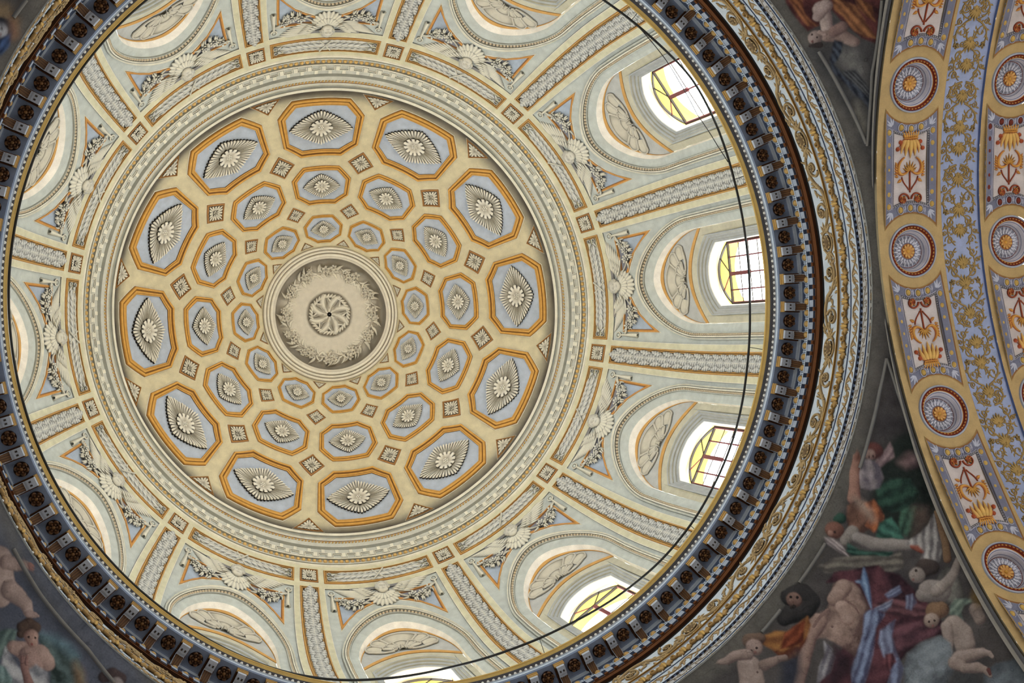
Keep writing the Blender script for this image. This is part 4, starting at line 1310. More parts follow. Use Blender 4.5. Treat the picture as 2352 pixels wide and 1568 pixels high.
leaf(g, mp, .0, .0, 120, .07, .03, 0, .015, SL, SLD, 0, 5, 3); leaf(g, mp, .16, 0, 60, .06, .03, 0, .015, SL, SLD, 0, 5, 3)
CURLB = g.mesh('scroll', M_STUCCO, 2)
NS = 102
for i in range(NS):
    part('scroll', CURLB, en, rotz(360.0 / NS * i))
g = G(); mp = cyl(6.472, -2.50, 0); a = np.linspace(0, 2 * np.pi, 21)
ribbon(g, mp, np.c_[-.13 + .10 * np.cos(a), .045 * np.sin(a)], .014, 0, .012, lin((140, 136, 126)), SLD, 3, True)
ribbon(g, mp, np.array([(.02, -.04), (.22, -.04), (.22, .04), (.02, .04), (.02, -.04)]), .014, 0, .012, lin((140, 136, 126)), SLD, 3)
relief(g, lambda X, Y, h: mp(np.asarray(X) + .12, Y, h), lambda t: .06 - .03 * np.sin(t) ** 2, 8, 0, .02, .3, lin((176, 150, 112)), SL, SLD, (.4, .75, 1), 4)
LINK = g.mesh('link', M_STUCCO, 2)
NK = 80
for i in range(NK):
    part('link', LINK, en, rotz(360.0 / NK * i))
# ------------------------------------------------------------------ crossing arch on the right: coffered soffit
TAN = lin((196, 168, 118)); SBL = lin((168, 180, 214)); PNK = lin((214, 204, 200)); RED = lin((176, 84, 48)); REDD = lin((96, 40, 26)); GOL = lin((224, 170, 78)); MAR = lin((120, 48, 34)); LIL = lin((206, 204, 216)); LILD = lin((120, 122, 142)); STEP = lin((96, 114, 158))
A3 = bay_rot(3)
def amap(p0, w0, hb=0.0):
    return lambda X, Y, h: arch(p0 + np.degrees(np.asarray(X, float) / AR), w0 + np.asarray(Y, float), np.asarray(h) + hb)

# the vaults of the four arms (only the right-hand one is seen) and the church below, which keeps the light in
g = G()
ps = np.linspace(-90, 90, 61)
g.grid(arch(ps[:, None], np.array([1.112, 1.80])[None], 0.0), SBL)
for w in (1.112, 1.80):
    g.grid(np.stack([arch(ps, w, 0.0), arch(ps, w, .05)]), STEP)
g.grid(arch(ps[:, None], np.linspace(2.94, 8.5, 4)[None], .05), TAN)
ob('ceiling', g.mesh('arch_vault', M_PLASTER), M=A3, kind='structure', label='blue ground of the scroll band on the crossing arch soffit')
def cell(g, pc, w0, w1, r, hb, dpsi=9.815):
    """plate with a round hole, reaching to the edges of its bay"""
    wc, hw, ha = (w0 + w1) / 2, (w1 - w0) / 2, rad(dpsi) * AR
    t = np.linspace(0, 2 * np.pi, 64, endpoint=False)
    t = np.sort(np.r_[t, [math.atan2(hw * s1, ha * s2) % (2 * np.pi) for s1 in (-1, 1) for s2 in (-1, 1)]])
    ro = poly_r([(-ha, -hw), (ha, -hw), (ha, hw), (-ha, hw)], t)
    u = np.linspace(0, 1, 7)[:, None]
    R = r + (ro - r) * u
    mp = amap(pc, wc, hb)
    g.grid(mp(R * np.cos(t), R * np.sin(t), 0), TAN, closev=True)
g = G()
for i in range(-3, 4):
    cell(g, 19.63 * i, 0.0, 1.112, .40, .05)
    cell(g, 19.63 * i, 1.80, 2.94, .40, .05)
g.grid(np.stack([arch(ps[8:53], 0, .05), arch(ps[8:53], 0, -.25)]), lin((150, 138, 112)))
ob('ceiling', g.mesh('arch_soffit', M_PLASTER), M=A3, kind='structure', label='tan plaster bands of the crossing arch soffit')

g = G()
for q in (0, 6, 9):                                          # plain vaults of the other arms
    gb = G(); gb.grid(arch(ps[:, None], np.linspace(0, 8.5, 5)[None], 0.0), TAN); gb.grid(np.stack([arch(ps, 0, 0), arch(ps, 0, -.25)]), TAN); g.merge(gb, rotz(30 * q))
for q in range(4):
    gb = G()                                                 # end walls, side walls, floor
    gb.grid(np.array([[(15.0, -7.3, AZ + 7.3), (15.0, 7.3, AZ + 7.3)], [(15.0, -7.3, FLOOR), (15.0, 7.3, FLOOR)]]), lin((216, 210, 198)))
    for sg in (-1, 1):
        gb.grid(np.array([[(5.0, 7.27 * sg, AZ + .3), (15.0, 7.27 * sg, AZ + .3)], [(6.0, 7.27 * sg, FLOOR), (15.0, 7.27 * sg, FLOOR)]]), lin((216, 210, 198)))
    g.merge(gb, rotz(90 * q))
ob('wall_church', g.mesh('church_walls', M_STONE), M=rotz(PH), kind='structure')
g = G(); g.grid(np.array([[(-16, -16, FLOOR), (16, -16, FLOOR)], [(-16, 16, FLOOR), (16, 16, FLOOR)]]), lin((170, 150, 130)))
ob('floor', g.mesh('floor', M_STONE), M=rotz(PH), kind='structure')

# ---- roundels
def roundel_meshes():
    out = []
    a = np.linspace(0, 2 * np.pi, 49)[:-1]
    def ringm(rows):
        g = G()
        for (r0, h0), (r1, h1, c) in zip([(r[0], r[1]) for r in rows[:-1]], rows[1:]):
            g.grid(flat(np.outer([r0, r1], np.cos(a)), np.outer([r0, r1], np.sin(a)), np.array([[h0], [h1]])), c, closev=True)
        return g
    rim = ringm([(.415, .0, LIL), (.405, .025, lin((150, 156, 168))), (.385, .03, lin((176, 180, 190))), (.378, .018, LILD), (.375, .02, MAR), (.350, .03, MAR), (.335, .005, MAR), (.33, -.01, MAR), (.322, -.012, GOL)])
    out.append(('rim', rim.mesh('rim', M_PLASTER)))
    g = G(); b = G(); leaf(b, flat, -.03, 0, 0, .06, .022, 0, .012, GOL, REDD, 0, 5, 3)
    for i in range(40):
        t = 2 * np.pi * i / 40; M = np.eye(4); c, s = math.cos(t), math.sin(t)
        M[:3, 0] = (-s, c, 0); M[:3, 1] = (-c, -s, 0); M[:3, 3] = (.352 * c, .352 * s, .022); g.merge(b, M)
    out.append(('gilt_twist', g.mesh('gilt_twist', M_GILT, 2)))
    cone = ringm([(.322, -.012, LIL), (.31, -.03, LIL), (.30, -.034, LILD), (.295, -.05, LIL), (.275, -.10, lin((196, 192, 198))), (.265, -.105, LILD), (.255, -.15, lin((190, 186, 192))), (.25, -.155, MAR), (.245, -.15, MAR), (.24, -.15, LIL), (.001, -.15, lin((170, 172, 186)))])
    out.append(('well', cone.mesh('well', M_PLASTER)))
    g = G()
    for ring_, (r0, n, L, W, off) in enumerate(((.15, 20, .10, .05, 0), (.12, 20, .085, .045, .5))):
        for i in range(n):
            t = 360.0 * (i + off) / n
            leaf(g, flat, r0 * math.cos(rad(t)), r0 * math.sin(rad(t)), t, L, W, -.145 + .012 * ring_, .02, lin((230, 230, 238)), lin((168, 170, 186)), 0, 6, 5, .45, 0, LILD)
    out.append(('petal_ring', g.mesh('petal_ring', M_STUCCO, 2)))
    hub = ringm([(.128, -.15, LIL), (.122, -.12, LIL), (.116, -.12, LILD), (.112, -.13, lin((214, 150, 84))), (.001, -.12, lin((214, 150, 84)))])
    relief(hub, flat, lambda t: .10 + .008 * np.cos(10 * t), 10, -.125, .03, .2, lin((236, 194, 116)), lin((216, 158, 86)), lin((176, 104, 56)), (.3, .55, .8, .92, 1), 6)
    ball(hub, flat, 0, 0, -.12, .028, GOL, 8, 4)
    out.append(('gilt_flower', hub.mesh('gilt_flower', M_GILT)))
    return out
RM = roundel_meshes()
PLACE = {-39.26: 'beyond the top edge', -19.63: 'upper', 0.0: 'middle', 19.63: 'lower', 39.26: 'bottom right corner'}
def roundel(psi, w, lb):
    M = A3 @ TA(psi, w, .05)
    r = ob('roundel', None, M=M, label=lb, cat='roundel', group='flower roundels of the crossing arch')
    for nm, me in RM:
        part(nm, me, r)
for psi, nm in ((-39.26, 'highest, above the topmost panel,'), (-19.63, 'second from the top,'), (0.0, "level with the three o'clock window,"), (19.63, 'below the middle one,'), (39.26, 'lowest, near the picture corner,')):
    roundel(psi, .565, 'flower roundel next to the dome, %s on the arch' % nm)
for psi, nm in ((-19.63, 'upper'), (0.0, 'middle'), (19.63, 'lower')):
    roundel(psi, 2.33, 'flower roundel of the far band beyond the blue scrolls, %s of three' % nm)

# ---- relief panels between the roundels
g = G(); ball(g, flat, 0, 0, 0, .040, lin((206, 170, 92)), 10, 5, 1.0, 1.2); AEGG = g.mesh('egg', M_GILT, 2)
g = G(); ball(g, flat, 0, 0, 0, .040, MAR, 10, 5, 1.0, 1.2); AEGGR = g.mesh('egg', M_GILT, 2)
g = G(); a_ = np.linspace(0, 2 * np.pi, 17); ribbon(g, flat, np.c_[.052 * np.cos(a_), .062 * np.sin(a_)], .018, 0, .02, LIL, LILD, 4, True); ARING = g.mesh('egg_ring', M_STUCCO, 2)
g = G(); leaf(g, flat, -.055, 0, 0, .11, .04, 0, .018, LIL, LILD, 2, 6, 3); ATONG = g.mesh('tongue', M_STUCCO, 2)
g = G()
for q in (-40, -15, 15, 40):
    leaf(g, flat, 0, 0, q, .15 - abs(q) * .001, .05, 0, .02, lin((214, 216, 228)), LILD, 0, 6, 3, .5)
ACORN = g.mesh('corner_leaf', M_STUCCO, 2)
HL, HW, RC = .99, .445, .56                                  # half length along the arch, half width, radius of the concave ends
def end_x(y, extra):                                         # concave end at +X for a given Y
    xc = rad(9.815) * AR
    return xc - np.sqrt(np.maximum((RC + extra) ** 2 - np.asarray(y) ** 2, .01))
def outline(e, hw):
    y = np.linspace(-hw, hw, 13)
    x = end_x(y, e)
    return np.r_[np.c_[x, y], np.c_[-x[::-1], y[::-1]]]
def rim_frame(g, mp, e0, w0, e1, w1, loops):
    o, i = outline(e0, w0), outline(e1, w1)
    for (s0, h0, c0), (s1, h1, c1) in zip(loops[:-1], loops[1:]):
        a, b = o + (i - o) * s0, o + (i - o) * s1
        g.grid(np.stack([mp(a[:, 0], a[:, 1], h0), mp(b[:, 0], b[:, 1], h1)]), c1, closev=True)


def relief_panel(psi, wc, red, flip, lb):
    M0 = TA(psi, wc, .05)
    root = ob('relief_panel', None, M=A3 @ M0, label=lb, cat='panel', group='painted panels of the crossing arch')
    mp = amap(psi, wc, .05)
    g = G()
    rim_frame(g, mp, 0, .455, .03, .435, [(0, .002, BRN), (.3, -.0 + .012, lin((186, 156, 104))), (1, .006, BRN)])
    rim_frame(g, mp, .03, .435, .155, .322, [(0, .006, lin((150, 152, 168))), (.1, .004, lin((138, 140, 158))), (1, .004, lin((128, 130, 148)))])
    rim_frame(g, mp, .155, .322, .20, .285, [(0, .004, LIL), (.2, .03, LIL), (.45, .03, lin((96, 96, 106))), (.6, .02, lin((84, 84, 94))), (1, .008, lin((110, 108, 116)))])
    part('frame', g.mesh('frame', M_PLASTER, True, M0), root)
    g = G(); o = outline(.20, .287)
    u = np.linspace(.0, 1, 5)[:, None]
    half_ = len(o) // 2
    A_, B_ = o[:half_], o[half_:][::-1]
    P = A_[None] * (1 - np.linspace(0, 1, 14)[:, None, None]) + B_[None] * np.linspace(0, 1, 14)[:, None, None]
    g.grid(mp(P[..., 0], P[..., 1], .007), PNK)
    part('ground', g.mesh('ground', M_PLASTER, True, M0), root)
    g = G(); bb = G(); ball(bb, flat, 0, 0, 0, .014, lin((172, 168, 166)), 6, 3)
    o = subdiv(outline(.178, .303), 3); L = np.r_[0, np.cumsum(np.hypot(*np.diff(np.vstack([o, o[:1]]), axis=0).T))]
    for s in np.arange(0, L[-1], .036):
        x, y = np.interp(s, L, np.r_[o[:, 0], o[0, 0]]), np.interp(s, L, np.r_[o[:, 1], o[0, 1]])
        g.merge(bb, TA(psi + math.degrees(x / AR), wc + y, .072))
    part('bead_border', g.mesh('bead_border', M_STUCCO, 2, M0), root, kind='stuff')
    E_ = AEGGR if red else AEGG
    put = lambda nm, me, x, y, rot, s=1.0, h=.056: part(nm, me, root, iv(M0) @ TA(psi + math.degrees(x / AR), wc + y, h, rot, s))
    for sg in (-1, 1):
        for q in range(7):
            x = (q - 3) * .185
            put('egg', E_, x, .378 * sg, 90); put('egg_ring', ARING, x, .378 * sg, 90, .95)
            if q < 6: put('tongue', ATONG, x + .092, .378 * sg, 90)
        for q in (-1, 0, 1):
            y = q * .17
            x = end_x(y, .09) * sg
            put('egg', E_, x, y, 90); put('egg_ring', ARING, x, y, 90)
            put('tongue', ATONG, end_x(y + .085, .09) * sg, y + .085, 0)
        for s2 in (-1, 1):
            put('corner_leaf', ACORN, (end_x(.33, .09) - .04) * sg, .33 * s2, math.degrees(math.atan2(s2 * .5, sg * .9)), 1.1)
    # painted grotesque: mask-vase with plume, two horn scrolls round a palmette, twin volutes
    f = -1 if flip else 1
    mq = lambda X, Y, h: mp(np.asarray(X) * f, Y, h)
    r1, r2, r3 = (GOL, RED, REDD)
    def pc(nm, fn):
        g = G(); fn(g); part(nm, g.mesh(nm, M_GILT, 2, M0), root)
    def vase(g):
        for q in range(-3, 4):
            leaf(g, mq, -.46, .0 + .03 * q, 180 - 9 * q, .12, .05, .012, .03, r1, r2, 0, 7, 5, .45, 0, r3)
        ribbon(g, mq, [(-.46, -.12), (-.455, 0), (-.46, .12)], .03, .01, .03, r1, r2, 4)
        for q in (-2, -1, 0, 1, 2):
            leaf(g, mq, -.45, .035 * q, 10.0 * q, .30 - .03 * abs(q), .085, .012 + .006 * (2 - abs(q)), .04, lin((232, 190, 110)), r2 if abs(q) > 1 else r1 * .7, 0, 10, 5, .5, .2 * q, r2)
    pc('mask_vase', vase)
    def tassel(sg):
        def fn(g):
            for x, y in ((-.40, .17), (-.30, .215)):
                ball(g, lambda X, Y, h: mq(X, Y, h), x, y * sg, .01, .035, RED, 8, 4)
                ribbon(g, mq, [(-.42, .08 * sg), ((-.42 + x) / 2, (y * .8) * sg), (x, y * sg)], .012, .01, .01, RED, REDD, 3)
        return fn
    def horn(sg):
        def fn(g):
            ribbon(g, mq, bez((-.17, .10 * sg), (-.08, .25 * sg), (.10, .24 * sg), (.14, .12 * sg), (.02, .02 * sg), n=24), np.r_[np.linspace(.02, .065, 12), np.linspace(.065, .02, 12)], .01, .035, r1, RED, 5)
            for q in range(6):
                t = q / 5
                leaf(g, mq, -.05 + .16 * t, (.215 - .02 * t) * sg, (150 - 60 * t) * sg, .07, .035, .012, .02, r1, RED, 0, 5, 3)
            ribbon(g, mq, bez((.12, .14 * sg), (.22, .12 * sg), (.26, .05 * sg), (.32, .02 * sg)), .022, .01, .02, RED, REDD, 4)
            leaf(g, mq, .16, .14 * sg, 60 * sg, .09, .05, .01, .03, r1, RED, 0, 5, 3)
        return fn
    def volute(sg):
        def fn(g):
            ribbon(g, mq, spiral(.46, .12 * sg, .02, .10, 200 * sg, (200 + 430) * sg, 30), np.linspace(.02, .03, 30), .01, .03, RED, REDD, 5)
            relief(g, lambda X, Y, h: mq(np.asarray(X) + .46, np.asarray(Y) + .12 * sg, h), lambda t: .05 + .012 * np.cos(5 * t), 7, .01, .03, .35, r1, RED, REDD, (.35, .7, 1), 5)
        return fn
    for sg in (-1, 1):
        pc('tassel', tassel(sg)); pc('horn_scroll', horn(sg)); pc('volute', volute(sg))
    def palm(g):
        for q in range(-3, 4):
            leaf(g, mq, .04, 0, 180 + 22 * q, .17 - .012 * abs(q), .042, .012, .025, r1, r2, 0, 7, 3, .45, .1 * q, r3)
        ribbon(g, mq, [(.04, 0), (.2, 0), (.36, 0)], .03, .012, .02, r2, r3, 4)
    pc('palmette', palm)
    return root
for psi, fl, nm in ((-29.44, False, 'highest, at the top edge,'), (-9.815, False, 'between the second and third roundels,'), (9.815, True, 'between the third and fourth roundels,'), (29.44, True, 'between the two lowest roundels,'), (49.07, True, 'below the lowest roundel,')):
    relief_panel(psi, .565, False, fl, 'red and gold mask-vase panel next to the dome, %s' % nm)
for psi, fl, nm in ((-29.44, False, 'upper'), (-9.815, False, 'middle'), (9.815, True, 'lower')):
    relief_panel(psi, 2.33, fl is False and psi > -20, fl, 'mask-vase panel of the far band beyond the blue scrolls, %s of three' % nm)

# ---- gold scrolls on the blue band
SG1, SG2 = lin((192, 160, 96)), lin((92, 72, 42))
def arabesque(psi, flip, lb):
    M0 = TA(psi, 1.455, 0)
    root = ob('arabesque', None, M=A3 @ M0, label=lb, cat='ornament', group='gold arabesques of the blue band')
    f = -1 if flip else 1
    m0 = amap(psi, 1.455); mq = lambda X, Y, h: m0(np.asarray(X) * f, Y, h)
    def pc(nm, fn):
        g = G(); fn(g); part(nm, g.mesh(nm, M_GILT, 2, M0), root)
    def calyx(x):
        def fn(g):
            for q in range(-3, 4):
                leaf(g, mq, x, 0, 20.0 * q, .17 - .014 * abs(q), .06, .0 + .004 * (3 - abs(q)), .03, SG1, SG2, 0, 8, 5, .5, .15 * q, SG2 * .7)
            for q in (-1, 1):
                leaf(g, mq, x + .02, 0, 180 - 35 * q, .10, .05, .0, .025, SG1, SG2, 0, 6, 3)
            ball(g, mq, x - .04, 0, 0, .03, SG1, 8, 4)
        return fn
    for x in (-.44, .02, .34):
        pc('calyx', calyx(x))
    def stem(sg, pts, w):
        def fn(g):
            p = bez(*[(x, y * sg) for x, y in pts], n=24)
            ribbon(g, mq, p, np.linspace(w * 1.3, w * .7, 24), .0, .02, SG1, SG2, 4)
            for q in range(3, 22, 3):
                a = math.degrees(math.atan2(p[q + 1, 1] - p[q - 1, 1], p[q + 1, 0] - p[q - 1, 0]))
                leaf(g, mq, p[q, 0], p[q, 1], a + 45 * (1 if q % 2 else -1), .075, .032, .0, .018, SG1, SG2, 0, 5, 3, .5, .5)
        return fn
    def curl(sg, cx, cy, r, a0, d):
        def fn(g):
            ribbon(g, mq, spiral(cx, cy * sg, .012, r, a0 * sg, (a0 + 480 * d) * sg, 30), np.linspace(.016, .022, 30), .0, .018, SG1, SG2, 4)
            leaf(g, mq, cx, cy * sg, 30 * sg, .06, .03, .0, .02, SG1, SG2, 0, 5, 3)
            leaf(g, mq, cx + r * .7, cy * sg + r * .7 * sg, 70 * sg, .07, .03, .0, .02, SG1, SG2, 0, 5, 3)
        return fn
    for sg in (-1, 1):
        pc('stem', stem(sg, ((-.62, .03), (-.58, .30), (-.36, .30), (-.30, .06)), .026))
        pc('stem', stem(sg, ((-.30, .05), (-.20, .30), (.02, .32), (.10, .20)), .026))
        pc('stem', stem(sg, ((.08, .03), (.18, .05), (.24, .30), (.46, .26), (.60, .10)), .026))
        pc('curl', curl(sg, -.47, .15, .085, 0, 1)); pc('curl', curl(sg, -.12, .17, .10, 180, -1)); pc('curl', curl(sg, .24, .15, .08, 90, 1)); pc('curl', curl(sg, .52, .20, .075, 200, -1)); pc('curl', curl(sg, -.27, .23, .05, 60, 1)); pc('curl', curl(sg, -.56, .06, .045, 120, -1)); pc('curl', curl(sg, .06, .12, .05, 0, -1)); pc('curl', curl(sg, .38, .08, .05, 40, 1)); pc('curl', curl(sg, .40, .27, .04, 0, 1))
        pc('stem', stem(sg, ((-.44, .0), (-.40, .14), (-.52, .20), (-.58, .12)), .016)); pc('stem', stem(sg, ((.34, 0), (.36, .12), (.28, .2), (.30, .28)), .016)); pc('stem', stem(sg, ((.02, 0), (-.02, .12), (-.10, .06), (-.16, .10)), .016))
        g = G(); relief(g, lambda X, Y, h: mq(np.asarray(X) + .08, np.asarray(Y) + .235 * sg, h), lambda t: .04 + .012 * np.cos(5 * t), 7, .0, .03, .3, SG1, SG2, SG2 * .6, (.4, .75, 1), 5)
        part('flower', g.mesh('flower', M_GILT, 2, M0), root)
NMS = {-29.44: 'first from the top', -19.6: ''}
cs = [-34.35, -24.54, -14.72, -4.91, 4.91, 14.72, 24.54, 34.35, 44.17]
for i, psi in enumerate(cs):
    arabesque(psi, psi > 0, 'gold arabesque with paired curls on the blue arch band, %s from the top' % ['first', 'second', 'third', 'fourth', 'fifth', 'sixth', 'seventh', 'eighth', 'ninth'][i])
